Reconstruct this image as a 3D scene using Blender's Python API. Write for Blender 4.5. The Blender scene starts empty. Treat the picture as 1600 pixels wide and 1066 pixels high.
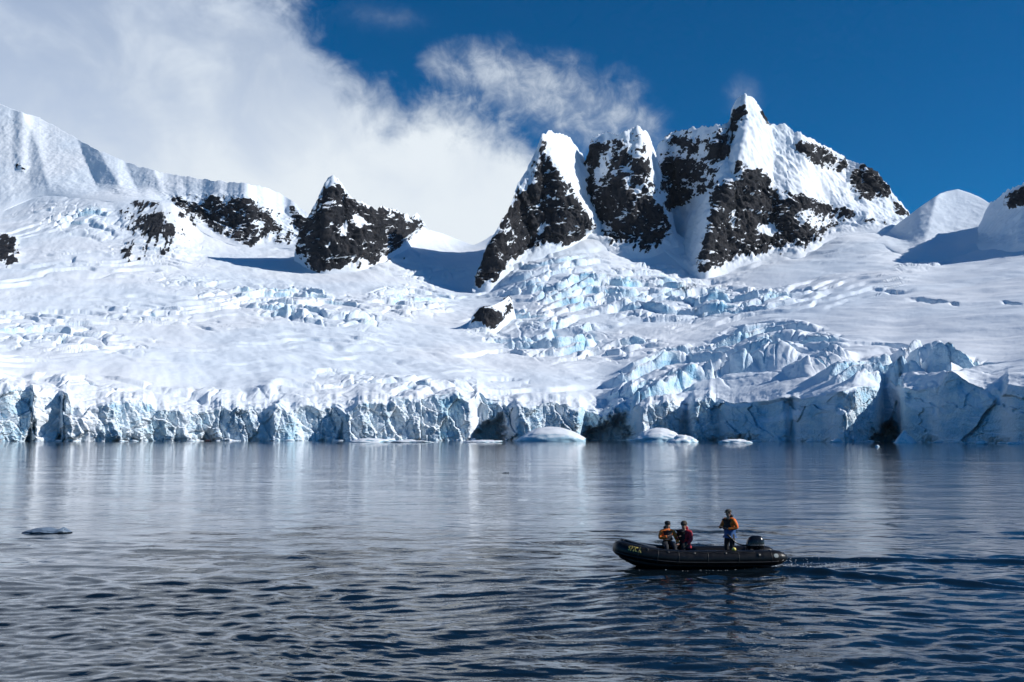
import bpy, bmesh, math, random
import numpy as np
from mathutils import Vector, Matrix

R = math.radians
random.seed(7)
rng = np.random.default_rng(7)
scene = bpy.context.scene
COL = scene.collection

# ------------------------------------------------------------------ camera
FPX, CAMH, YH = 1555.0, 4.5, 681.0          # focal length in photo pixels, eye height, horizon row
PITCH = math.atan((YH - 533.0) / FPX)
cam_d = bpy.data.cameras.new('camera')
cam_d.sensor_width = 36.0
cam_d.lens = 36.0 * FPX / 1600.0
cam_d.clip_start, cam_d.clip_end = 0.3, 60000.0
cam = bpy.data.objects.new('camera', cam_d)
cam.location = (0, 0, CAMH)
cam.rotation_euler = (R(90) + PITCH, 0, 0)
COL.objects.link(cam)
scene.camera = cam

# ------------------------------------------------------------------ sun, sky, exposure
SUN_AZ, SUN_EL = 99.0, 31.0                  # clockwise from the viewing direction
sdir = Vector((math.sin(R(SUN_AZ)) * math.cos(R(SUN_EL)), math.cos(R(SUN_AZ)) * math.cos(R(SUN_EL)), math.sin(R(SUN_EL))))
sun_d = bpy.data.lights.new('sun', 'SUN')
sun_d.energy, sun_d.angle, sun_d.color = 4.8, R(0.53), (1.0, 0.965, 0.915)
sun = bpy.data.objects.new('sun', sun_d)
sun.rotation_euler = (-sdir).to_track_quat('-Z', 'Y').to_euler()
sun.location = (300, -200, 400)
COL.objects.link(sun)

scene.view_settings.view_transform = 'Standard'
scene.view_settings.look = 'None'
scene.view_settings.exposure = 0.0
scene.view_settings.gamma = 1.0
scene.view_settings.use_curve_mapping = False
scene.cycles.use_denoising = True
scene.cycles.adaptive_threshold = 0.02
scene.cycles.max_bounces = 4
scene.cycles.diffuse_bounces = 2
scene.cycles.glossy_bounces = 2
scene.cycles.transmission_bounces = 2
scene.cycles.volume_bounces = 0
scene.cycles.caustics_reflective = False
scene.cycles.caustics_refractive = False


def az_el(x, y):
    a, b = (x - 800.0) / FPX, (533.0 - y) / FPX
    cp, sp = math.cos(PITCH), math.sin(PITCH)
    dx, dy, dz = a, cp - b * sp, sp + b * cp
    return math.atan2(dx, dy), math.atan2(dz, math.hypot(dx, dy))


class NT:
    """small helper around a node tree"""
    def __init__(self, tree):
        self.t = tree
        tree.nodes.clear()
    def n(self, kind, **kw):
        nd = self.t.nodes.new(kind)
        for k, v in kw.items():
            if k.startswith('i_'):
                nd.inputs[k[2:].replace('_', ' ')].default_value = v
            else:
                setattr(nd, k, v)
        return nd
    def link(self, a, b):
        self.t.links.new(a, b)
    def val(self, s, v):
        if isinstance(v, (int, float, tuple, list)):
            s.default_value = v
        else:
            self.t.links.new(v, s)
    def math(self, op, a, b=0.0, c=0.0, clamp=False):
        nd = self.t.nodes.new('ShaderNodeMath')
        nd.operation, nd.use_clamp = op, clamp
        for s, v in zip(nd.inputs, (a, b, c)):
            self.val(s, v)
        return nd.outputs[0]
    def ramp(self, v, a, b, lo=0.0, hi=1.0, smooth=True):
        nd = self.t.nodes.new('ShaderNodeMapRange')
        nd.interpolation_type = 'SMOOTHSTEP' if smooth else 'LINEAR'
        for k, x in (('Value', v), ('From Min', a), ('From Max', b), ('To Min', lo), ('To Max', hi)):
            self.val(nd.inputs[k], x)
        return nd.outputs[0]
    def mix(self, f, a, b):
        nd = self.t.nodes.new('ShaderNodeMix')
        nd.data_type = 'RGBA'
        for s, v in ((nd.inputs[0], f), (nd.inputs[6], a), (nd.inputs[7], b)):
            self.val(s, v)
        return nd.outputs[2]
    def noise(self, vec, scale, detail=4.0, rough=0.55, dist=0.0, w=None, lac=2.0):
        nd = self.t.nodes.new('ShaderNodeTexNoise')
        if w is not None:
            nd.noise_dimensions = '4D'
            nd.inputs['W'].default_value = w
        self.link(vec, nd.inputs['Vector'])
        nd.inputs['Scale'].default_value = scale
        nd.inputs['Detail'].default_value = detail
        nd.inputs['Roughness'].default_value = rough
        nd.inputs['Lacunarity'].default_value = lac
        nd.inputs['Distortion'].default_value = dist
        return nd.outputs['Fac']
    def mapping(self, vec, scale=(1, 1, 1), loc=(0, 0, 0), rot=(0, 0, 0)):
        nd = self.t.nodes.new('ShaderNodeMapping')
        self.link(vec, nd.inputs['Vector'])
        nd.inputs['Scale'].default_value = scale
        nd.inputs['Location'].default_value = loc
        nd.inputs['Rotation'].default_value = rot
        return nd.outputs[0]


SKY_STRENGTH = 0.088
world = bpy.data.worlds.new('World')
scene.world = world
world.cycles.sampling_method = 'MANUAL'
world.cycles.sample_map_resolution = 512
world.use_nodes = True
w = NT(world.node_tree)
out = w.n('ShaderNodeOutputWorld')
sky = w.n('ShaderNodeTexSky', sky_type='NISHITA', sun_disc=False)
sky.sun_elevation, sky.sun_rotation = R(SUN_EL), R(SUN_AZ)
sky.altitude, sky.air_density, sky.dust_density, sky.ozone_density = 2500.0, 1.0, 0.1, 4.0
tc = w.n('ShaderNodeTexCoord')
vec = tc.outputs['Generated']
sep = w.n('ShaderNodeSeparateXYZ')
w.link(vec, sep.inputs[0])
az = w.math('ARCTAN2', sep.outputs[0], sep.outputs[1])
el = w.math('ARCSINE', sep.outputs[2])
# cloud bank: its upper edge as elevation over azimuth, broken up by noise
EDGE = [(-3.14, -0.3), (-1.6, -0.2), (-1.05, 0.2), (-0.74, 0.52)] + [az_el(*q) for q in
        ((90, -190), (300, -70), (430, -15), (478, 40), (520, 105), (585, 160), (690, 190), (790, 222), (850, 262), (905, 330), (960, 440))] + [(0.3, -0.2), (3.14, -0.3)]
fc = w.n('ShaderNodeFloatCurve')
cv = fc.mapping.curves[0]
pts = [((a + 3.15) / 6.3, (e + 0.4) / 1.4) for a, e in EDGE]
cv.points[0].location, cv.points[1].location = pts[0], pts[-1]
for q in pts[1:-1]:
    cv.points.new(*q)
for q in cv.points:
    q.handle_type = 'AUTO_CLAMPED'
fc.mapping.update()
w.link(w.math('DIVIDE', w.math('ADD', az, 3.15), 6.3), fc.inputs['Value'])
edge = w.math('SUBTRACT', w.math('MULTIPLY', fc.outputs[0], 1.4), 0.4)
big = w.noise(vec, 5.0, 4, 0.5, 0.3)
mid = w.noise(vec, 13.0, 5, 0.6, 0.5)
fine = w.noise(vec, 45.0, 5, 0.62, 0.6)
wisp = w.math('ADD', w.math('MULTIPLY', w.math('SUBTRACT', mid, 0.5), 0.16), w.math('MULTIPLY', w.math('SUBTRACT', fine, 0.5), 0.075))
dd = w.math('ADD', w.math('SUBTRACT', edge, el), w.math('MULTIPLY', wisp, 0.62))
dens1 = w.ramp(dd, -0.03, 0.035)
# thinner places inside the bank, towards its upper side
hole = w.ramp(w.math('ADD', w.math('ADD', w.math('MULTIPLY', big, 1.0), w.math('MULTIPLY', mid, 0.6)), w.math('MULTIPLY', fine, 0.15)), 0.72, 1.02)
up_ = w.ramp(el, 0.22, 0.42)
dens1 = w.math('MULTIPLY', dens1, w.math('SUBTRACT', 1.0, w.math('MULTIPLY', w.math('SUBTRACT', 1.0, hole), w.math('MULTIPLY', up_, 0.30))))
# smaller torn cloud beside the towers
def puff(cx, cy, rx, ry, rot, lo, hi, amp):
    a0, e0 = az_el(cx, cy)
    da, de = w.math('SUBTRACT', az, a0), w.math('SUBTRACT', el, e0)
    c_, s_ = math.cos(R(rot)), math.sin(R(rot))
    u = w.math('DIVIDE', w.math('ADD', w.math('MULTIPLY', da, c_), w.math('MULTIPLY', de, s_)), rx / FPX)
    v = w.math('DIVIDE', w.math('SUBTRACT', w.math('MULTIPLY', de, c_), w.math('MULTIPLY', da, s_)), ry / FPX)
    rr = w.math('SQRT', w.math('ADD', w.math('MULTIPLY', u, u), w.math('MULTIPLY', v, v)))
    q = w.math('ADD', w.math('SUBTRACT', 1.0, rr), w.math('MULTIPLY', wisp, amp))
    return w.ramp(q, lo, hi)
p1 = puff(880, 160, 165, 62, -20, -0.3, 0.95, 8.0)
p2 = puff(770, 108, 100, 42, -6, -0.25, 1.1, 9.0)
p3 = puff(600, 25, 110, 30, 0, 0.0, 5.5, 12.0)
p4 = puff(1160, 150, 40, 40, 30, 0.0, 3.0, 10.0)
tear = w.ramp(w.math('ADD', w.math('MULTIPLY', mid, 0.7), w.math('MULTIPLY', fine, 0.5)), 0.42, 0.78)
dens2 = w.math('MULTIPLY', w.math('MAXIMUM', w.math('MAXIMUM', p1, p2), w.math('MAXIMUM', p3, p4)), w.math('ADD', 0.25, w.math('MULTIPLY', tear, 0.75)))
dens = w.math('MULTIPLY', w.math('SUBTRACT', 1.0, w.math('MULTIPLY', w.math('SUBTRACT', 1.0, dens1), w.math('SUBTRACT', 1.0, w.math('MULTIPLY', dens2, 0.85)))), 0.985, clamp=True)
# cloud brightness: denser folds greyer-lilac, lower and thinner parts whiter
shade = w.math('ADD', w.math('ADD', w.math('MULTIPLY', w.math('SUBTRACT', big, 0.5), 1.1), w.math('MULTIPLY', w.math('SUBTRACT', mid, 0.5), 0.7)),
               w.math('ADD', w.ramp(el, 0.42, 0.12, -0.25, 0.3, False), w.ramp(az, -0.6, 0.1, -0.3, 0.25, False)))
ccol = w.mix(w.ramp(shade, -0.7, 0.25), (0.53, 0.64, 0.83, 1), (0.87, 0.94, 1.0, 1))
bg1 = w.n('ShaderNodeBackground')
hs = w.n('ShaderNodeHueSaturation')
hs.inputs['Saturation'].default_value = 1.6
w.link(sky.outputs[0], hs.inputs['Color'])
w.link(hs.outputs[0], bg1.inputs['Color'])
bg1.inputs['Strength'].default_value = SKY_STRENGTH
bg2 = w.n('ShaderNodeBackground')
w.link(ccol, bg2.inputs['Color'])
bg2.inputs['Strength'].default_value = 0.95
mx = w.n('ShaderNodeMixShader')
w.link(dens, mx.inputs[0]); w.link(bg1.outputs[0], mx.inputs[1]); w.link(bg2.outputs[0], mx.inputs[2])
w.link(mx.outputs[0], out.inputs['Surface'])

# ------------------------------------------------------------------ numeric helpers
def conv(x, y):
    """photo pixel -> (X/Y, (Z-eye)/Y)"""
    a, b = (np.asarray(x, float) - 800.0) / FPX, (533.0 - np.asarray(y, float)) / FPX
    cp, sp = math.cos(PITCH), math.sin(PITCH)
    q = cp - b * sp
    return a / q, (sp + b * cp) / q

def at(x, y, Y):
    s, t = conv(x, y)
    return np.stack(np.broadcast_arrays(s * Y, Y, CAMH + t * Y), -1)

def on_sea(x, y):
    s, t = conv(x, y)
    Y = -CAMH / t
    return float(s * Y), float(Y)

def proj(P):
    s, t = P[..., 0] / P[..., 1], (P[..., 2] - CAMH) / P[..., 1]
    cp, sp = math.cos(PITCH), math.sin(PITCH)
    b = (t * cp - sp) / (cp + t * sp)
    return 800 + FPX * s * (cp - b * sp), 533 - FPX * b

def sstep(a, b, v):
    q = np.clip((v - a) / (b - a), 0, 1)
    return q * q * (3 - 2 * q)

def _hash(*ints):
    h = np.zeros_like(ints[0], dtype=np.uint32)
    for k, i in zip((374761393, 668265263, 2147483647, 1274126177), ints):
        h = h + i.astype(np.int64).astype(np.uint32) * np.uint32(k)
        h = (h ^ (h >> np.uint32(13))) * np.uint32(1274126177)
    return h ^ (h >> np.uint32(16))

def perlin2(x, y, seed=0):
    xi, yi = np.floor(x), np.floor(y)
    fx, fy = (x - xi).astype(np.float32), (y - yi).astype(np.float32)
    u, v = fx * fx * fx * (fx * (fx * 6 - 15) + 10), fy * fy * fy * (fy * (fy * 6 - 15) + 10)
    sd = np.full(xi.shape, seed)
    def g(i, j):
        a = _hash(xi + i, yi + j, sd).astype(np.float32) * np.float32(2 * np.pi / 4294967296.0)
        return np.cos(a) * (fx - i) + np.sin(a) * (fy - j)
    a = g(0, 0); a += u * (g(1, 0) - a)
    b = g(0, 1); b += u * (g(1, 1) - b)
    return (a + v * (b - a)) * 1.4

_G3 = np.array([[1,1,0],[-1,1,0],[1,-1,0],[-1,-1,0],[1,0,1],[-1,0,1],[1,0,-1],[-1,0,-1],[0,1,1],[0,-1,1],[0,1,-1],[0,-1,-1],[1,1,0],[-1,1,0],[0,-1,1],[0,-1,-1]], np.float32)
def perlin3(x, y, z, seed=0):
    xi, yi, zi = np.floor(x), np.floor(y), np.floor(z)
    f = [(x - xi).astype(np.float32), (y - yi).astype(np.float32), (z - zi).astype(np.float32)]
    u = [q * q * q * (q * (q * 6 - 15) + 10) for q in f]
    sd = np.full(xi.shape, seed)
    def g(i, j, k):
        G = _G3[_hash(xi + i, yi + j, zi + k, sd) & np.uint32(15)]
        return G[..., 0] * (f[0] - i) + G[..., 1] * (f[1] - j) + G[..., 2] * (f[2] - k)
    def lx(j, k):
        a = g(0, j, k)
        return a + u[0] * (g(1, j, k) - a)
    def ly(k):
        a = lx(0, k)
        return a + u[1] * (lx(1, k) - a)
    a = ly(0)
    return a + u[2] * (ly(1) - a)

def fbm2(x, y, oct=4, gain=0.5, seed=0):
    s, a, n = 0, 1.0, 0
    for i in range(oct):
        s = s + a * perlin2(x * 2 ** i + 17.3 * i, y * 2 ** i - 9.1 * i, seed + i); n += a; a *= gain
    return s / n

def fbm3(P, sc, oct=4, gain=0.5, seed=0, ridged=False):
    s, a, n = 0, 1.0, 0
    x, y, z = P[..., 0] / sc[0], P[..., 1] / sc[1], P[..., 2] / sc[2]
    for i in range(oct):
        q = perlin3(x * 2 ** i + 3.7 * i, y * 2 ** i + 5.1 * i, z * 2 ** i - 2.3 * i, seed + i)
        if ridged:
            q = 0.55 - np.abs(q) * 1.6
        s = s + a * q; n += a; a *= gain
    return s / n

def worley2(x, y, seed=0):
    """F1, F2 and a random value of the nearest cell"""
    xi, yi = np.floor(x), np.floor(y)
    f1 = np.full(x.shape, 9.0, np.float32); f2 = f1.copy(); cid = np.zeros(x.shape, np.float32); cd = cid.copy()
    sd = np.full(xi.shape, seed)
    for i in (-1, 0, 1):
        for j in (-1, 0, 1):
            h = _hash(xi + i, yi + j, sd)
            px = i + (h & np.uint32(1023)).astype(np.float32) / 1024 - (x - xi)
            py = j + ((h >> np.uint32(10)) & np.uint32(1023)).astype(np.float32) / 1024 - (y - yi)
            d = np.sqrt(px * px + py * py)
            r = ((h >> np.uint32(20)) & np.uint32(1023)).astype(np.float32) / 1024
            new = d < f1
            f2 = np.where(new, f1, np.minimum(f2, d))
            cid = np.where(new, r, cid); cd = np.where(new, px, cd)
            f1 = np.where(new, d, f1)
    return f1, f2, cid, cd

def blur(a, n, axis):
    """gaussian-like blur: three box filters of radius n"""
    if n < 1:
        return a
    for _ in range(3):
        pad = [(0, 0)] * a.ndim
        pad[axis] = (n + 1, n)
        c = np.cumsum(np.pad(a, pad, mode='edge'), axis=axis, dtype=np.float64)
        sl = [slice(None)] * a.ndim; s2 = list(sl)
        sl[axis] = slice(2 * n + 1, None); s2[axis] = slice(0, -(2 * n + 1))
        a = (c[tuple(sl)] - c[tuple(s2)]) / (2 * n + 1)
    return a

def inpoly(x, y, poly):
    full = np.zeros(x.shape, bool)
    px_, py_ = zip(*poly)
    box_ = (x > min(px_)) & (x < max(px_)) & (y > min(py_)) & (y < max(py_))
    if not box_.any():
        return full
    x, y = x[box_], y[box_]
    r = np.zeros(x.shape, bool)
    n = len(poly)
    for i in range(n):
        (x1, y1), (x2, y2) = poly[i], poly[(i + 1) % n]
        if y1 == y2:
            continue
        c = ((y1 > y) != (y2 > y)) & (x < (x2 - x1) * (y - y1) / (y2 - y1) + x1)
        r ^= c
    full[box_] = r
    return full

def grid_normals(P):
    du = np.gradient(P, axis=1); dv = np.gradient(P, axis=0)
    n = np.cross(du, dv)
    n /= np.linalg.norm(n, axis=-1, keepdims=True) + 1e-9
    return n

# ------------------------------------------------------------------ object helpers
MATS = {}
def tag(o, label=None, cat=None, group=None, kind=None):
    for k, v in (('label', label), ('category', cat), ('group', group), ('kind', kind)):
        if v:
            o[k] = v
    return o

def link(name, me, mat=None, parent=None):
    o = bpy.data.objects.new(name, me)
    COL.objects.link(o)
    if mat is not None and me is not None:
        me.materials.append(MATS[mat] if isinstance(mat, str) else mat)
    if parent is not None:
        o.parent = parent
    return o

def empty(name, loc, rz=0.0):
    o = bpy.data.objects.new(name, None)
    o.location = loc; o.rotation_euler = (0, 0, rz); o.empty_display_size = 0.3
    COL.objects.link(o)
    return o

def np_mesh(name, V, F, smooth=True, attrs=None):
    """V (n,3), F (m,4) quads"""
    me = bpy.data.meshes.new(name)
    V = np.ascontiguousarray(V, np.float32); F = np.ascontiguousarray(F, np.int32)
    me.vertices.add(len(V)); me.vertices.foreach_set('co', V.ravel())
    k = F.shape[1]
    me.loops.add(F.size); me.loops.foreach_set('vertex_index', F.ravel())
    me.polygons.add(len(F))
    me.polygons.foreach_set('loop_start', np.arange(0, F.size, k, dtype=np.int32))
    me.polygons.foreach_set('use_smooth', np.full(len(F), smooth))
    for nm, a in (attrs or {}).items():
        at_ = me.attributes.new(nm, 'FLOAT', 'POINT')
        at_.data.foreach_set('value', np.ascontiguousarray(a, np.float32).ravel())
    me.update(calc_edges=True)
    return me

def grid_faces(ny, nx):
    i = np.arange(ny * nx, dtype=np.int32).reshape(ny, nx)
    return np.stack([i[:-1, :-1], i[:-1, 1:], i[1:, 1:], i[1:, :-1]], -1).reshape(-1, 4)

def grid_mesh(name, P, attrs=None):
    ny, nx = P.shape[:2]
    return np_mesh(name, P.reshape(-1, 3), grid_faces(ny, nx), True, {k: a.reshape(-1) for k, a in (attrs or {}).items()})

# ------------------------------------------------------------------ materials
def new_mat(name):
    m = bpy.data.materials.new(name)
    m.use_nodes = True
    MATS[name] = m
    t = NT(m.node_tree)
    o = t.n('ShaderNodeOutputMaterial')
    b = t.n('ShaderNodeBsdfPrincipled')
    t.link(b.outputs[0], o.inputs['Surface'])
    return m, t, b

def plain(name, col, rough=0.6, var=0.25, scale=12.0, bump=0.0, spec=0.5, metal=0.0):
    m, t, b = new_mat(name)
    tcn = t.n('ShaderNodeTexCoord')
    n = t.noise(tcn.outputs['Object'], scale, 5, 0.6)
    lo = tuple(c * (1 - var) for c in col) + (1,)
    hi = tuple(min(1, c * (1 + var)) for c in col) + (1,)
    t.link(t.mix(n, lo, hi), b.inputs['Base Color'])
    t.link(t.ramp(n, 0.2, 0.8, max(0.02, rough - 0.1), min(1, rough + 0.1)), b.inputs['Roughness'])
    b.inputs['Specular IOR Level'].default_value = spec
    b.inputs['Metallic'].default_value = metal
    if bump:
        bp = t.n('ShaderNodeBump')
        bp.inputs['Strength'].default_value = 0.6
        bp.inputs['Distance'].default_value = bump
        t.link(n, bp.inputs['Height'])
        t.link(bp.outputs[0], b.inputs['Normal'])
    return m

def terrain_mat():
    m, t, b = new_mat('snow_ice_rock')
    geo = t.n('ShaderNodeNewGeometry')
    pos = geo.outputs['Position']
    ar = t.n('ShaderNodeAttribute', attribute_name='rock').outputs['Fac']
    ai = t.n('ShaderNodeAttribute', attribute_name='ice').outputs['Fac']
    nf = t.noise(pos, 0.16, 4, 0.62)
    nf2 = t.noise(pos, 0.6, 2, 0.6)
    jag = t.math('ADD', t.math('MULTIPLY', t.math('SUBTRACT', nf, 0.5), 0.75), t.math('MULTIPLY', t.math('SUBTRACT', nf2, 0.5), 0.35))
    rk = t.ramp(t.math('ADD', ar, jag), 0.42, 0.55)
    ic = t.ramp(t.math('ADD', ai, t.math('MULTIPLY', t.math('SUBTRACT', nf, 0.5), 0.5)), 0.15, 0.95)
    # rock: dark basalt with brown and grey streaks running down
    pv = t.mapping(pos, (0.05, 0.05, 0.016))
    rs = t.noise(pv, 1.0, 4, 0.65, 0.6)
    rs2 = t.noise(pos, 0.05, 4, 0.65)
    rcol = t.mix(t.ramp(rs, 0.35, 0.7), (0.012, 0.015, 0.021, 1), (0.034, 0.035, 0.041, 1))
    rcol = t.mix(t.ramp(rs2, 0.52, 0.75, 0.0, 0.6), rcol, (0.058, 0.050, 0.049, 1))
    big = t.noise(pos, 0.004, 2, 0.5)
    scol = t.mix(t.ramp(big, 0.35, 0.65), (0.77, 0.85, 0.93, 1), (0.84, 0.885, 0.935, 1))
    icol = t.mix(t.ramp(t.noise(t.mapping(pos, (0.03, 0.03, 0.10)), 1.0, 4, 0.6, 0.4), 0.32, 0.68), (0.27, 0.59, 0.81, 1), (0.66, 0.84, 0.93, 1))
    c = t.mix(ic, scol, icol)
    c = t.mix(rk, c, rcol)
    t.link(c, b.inputs['Base Color'])
    t.link(t.mix(rk, (0.75, 0.75, 0.75, 1), (0.85, 0.85, 0.85, 1)), b.inputs['Roughness'])
    b.inputs['Specular IOR Level'].default_value = 0.25
    # relief finer than the mesh
    hgt = t.math('ADD', t.math('MULTIPLY', nf, t.math('ADD', 0.25, t.math('ADD', t.math('MULTIPLY', ic, 0.7), t.math('MULTIPLY', rk, 3.0)))),
                 t.math('MULTIPLY', nf2, t.math('ADD', 0.10, t.math('MULTIPLY', t.math('ADD', ic, rk), 0.6))))
    bp = t.n('ShaderNodeBump')
    bp.inputs['Strength'].default_value = 1.0
    bp.inputs['Distance'].default_value = 1.6
    t.link(hgt, bp.inputs['Height'])
    t.link(bp.outputs[0], b.inputs['Normal'])
terrain_mat()

def ice_mat(name, snow, ice, dark=0.0):
    m, t, b = new_mat(name)
    geo = t.n('ShaderNodeNewGeometry')
    tcn = t.n('ShaderNodeTexCoord')
    n = t.noise(tcn.outputs['Object'], 1.3, 6, 0.6, 0.4)
    sp = t.n('ShaderNodeSeparateXYZ')
    t.link(geo.outputs['Normal'], sp.inputs[0])
    up = t.math('ADD', sp.outputs[2], t.math('MULTIPLY', t.math('SUBTRACT', n, 0.5), 0.8))
    t.link(t.mix(t.ramp(up, 0.2, 0.65), ice + (1,), snow + (1,)), b.inputs['Base Color'])
    b.inputs['Roughness'].default_value = 0.45
    b.inputs['Subsurface Weight'].default_value = 0.0
    bp = t.n('ShaderNodeBump')
    bp.inputs['Strength'].default_value = 0.7
    bp.inputs['Distance'].default_value = 0.15
    t.link(n, bp.inputs['Height'])
    t.link(bp.outputs[0], b.inputs['Normal'])
ice_mat('berg_ice', (0.85, 0.89, 0.93), (0.42, 0.66, 0.80))
ice_mat('clear_ice', (0.15, 0.21, 0.29), (0.03, 0.05, 0.075))
ice_mat('dark_ice', (0.06, 0.09, 0.12), (0.02, 0.03, 0.045))

def water_mat():
    m, t, b = new_mat('sea_water')
    geo = t.n('ShaderNodeNewGeometry')
    pos = geo.outputs['Position']
    b.inputs['Base Color'].default_value = (0.004, 0.009, 0.014, 1)
    b.inputs['Roughness'].default_value = 0.035
    b.inputs['IOR'].default_value = 1.33
    b.inputs['Specular Tint'].default_value = (0.82, 0.91, 1.0, 1)
    pv = t.mapping(pos, (0.62, 1.0, 1.0))
    patch = t.noise(pos, 0.045, 4, 0.55, 0.5)
    calm = t.ramp(patch, 0.40, 0.62, 0.35, 1.0)
    n1 = t.noise(pv, 0.55, 3, 0.5, 0.5)
    n2 = t.noise(pv, 2.2, 4, 0.55, 0.6)
    hgt = t.math('ADD', t.math('MULTIPLY', n1, 0.07), t.math('MULTIPLY', t.math('MULTIPLY', n2, calm), 0.030))
    bp = t.n('ShaderNodeBump')
    bp.inputs['Strength'].default_value = 1.0
    bp.inputs['Distance'].default_value = 1.0
    t.link(hgt, bp.inputs['Height'])
    t.link(bp.outputs[0], b.inputs['Normal'])
water_mat()

# ================================================================== TERRAIN
def crop(pts, ox, oy, sc):
    return [(ox + a / sc, oy + b / sc) for a, b in pts]

def pl(points):
    xs, ys = zip(*points)
    return lambda x: np.interp(x, xs, ys)

# ---- distances of the glacier surface: control points (photo column, row, distance), thin-plate interpolated
CTRL = [(-350, 600, 705), (0, 607, 785), (200, 625, 830), (400, 630, 880), (600, 620, 912), (800, 630, 935), (1000, 633, 885), (1150, 625, 800),
        (1300, 612, 705), (1450, 595, 640), (1600, 600, 565), (1950, 590, 480),
        (-350, 550, 900), (-350, 480, 1300), (-350, 400, 2000), (-350, 300, 2700), (-350, 150, 3300),
        (0, 560, 1000), (0, 500, 1330), (0, 440, 1750), (0, 400, 2050), (0, 330, 2600),
        (200, 560, 1050), (200, 500, 1400), (200, 440, 1800), (200, 405, 2050), (200, 330, 2450), (200, 300, 2600),
        (400, 560, 1120), (400, 500, 1450), (400, 450, 1800), (400, 400, 2250), (400, 385, 2380), (300, 350, 2450), (470, 390, 2320),
        (600, 560, 1180), (600, 500, 1500), (600, 450, 1850), (600, 410, 2150), (520, 418, 2150), (665, 358, 2500), (700, 420, 2200), (735, 382, 2560), (770, 366, 2640),
        (745, 450, 2040), (800, 405, 2100), (860, 386, 2120), (928, 352, 2180), (960, 388, 2120), (1040, 380, 2140), (1093, 425, 2040), (1130, 413, 2050),
        (1200, 396, 2080), (1260, 389, 2080), (1300, 362, 2130), (1350, 352, 2160), (1420, 345, 2230),
        (800, 580, 1150), (800, 530, 1400), (800, 480, 1680), (800, 440, 1900),
        (1000, 590, 1040), (1000, 540, 1270), (1000, 490, 1550), (1000, 440, 1850),
        (1200, 580, 920), (1200, 530, 1120), (1200, 480, 1420), (1200, 430, 1820),
        (1400, 560, 800), (1400, 510, 1020), (1400, 460, 1300), (1400, 420, 1600), (1400, 385, 1900), (1450, 402, 1850),
        (1600, 550, 720), (1600, 500, 900), (1600, 450, 1150), (1600, 400, 1500), (1600, 372, 1750),
        (1950, 550, 620), (1950, 500, 780), (1950, 450, 1000), (1950, 400, 1300), (1950, 300, 2000)]
_c = np.array(CTRL, float)
_cx, _cy, _cv = _c[:, 0] / 300, _c[:, 1] / 120, np.log(_c[:, 2])
def _tps(dx, dy):
    r2 = dx * dx + dy * dy + 1e-9
    return 0.5 * r2 * np.log(r2)
_n = len(_c)
_A = np.zeros((_n + 3, _n + 3))
_A[:_n, :_n] = _tps(_cx[:, None] - _cx[None], _cy[:, None] - _cy[None]) + np.eye(_n) * 0.02
_A[:_n, _n:] = np.stack([np.ones(_n), _cx, _cy], 1)
_A[_n:, :_n] = _A[:_n, _n:].T
_w = np.linalg.solve(_A, np.concatenate([_cv, np.zeros(3)]))
# tabulate once, look up bilinearly
_TX, _TY = np.arange(-360, 1965, 5.0), np.arange(100, 661, 4.0)
_gx, _gy = np.meshgrid(_TX / 300, _TY / 120)
_tab = _w[_n] + _w[_n + 1] * _gx + _w[_n + 2] * _gy
for k in range(_n):
    _tab += _w[k] * _tps(_gx - _cx[k], _gy - _cy[k])
def Yg(x, y):
    fx = np.clip((x - _TX[0]) / 5.0, 0, len(_TX) - 1.001); fy = np.clip((y - _TY[0]) / 4.0, 0, len(_TY) - 1.001)
    i, j = fx.astype(int), fy.astype(int)
    u, v = fx - i, fy - j
    q = (_tab[j, i] * (1 - u) + _tab[j, i + 1] * u) * (1 - v) + (_tab[j + 1, i] * (1 - u) + _tab[j + 1, i + 1] * u) * v
    return np.exp(q)

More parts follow.
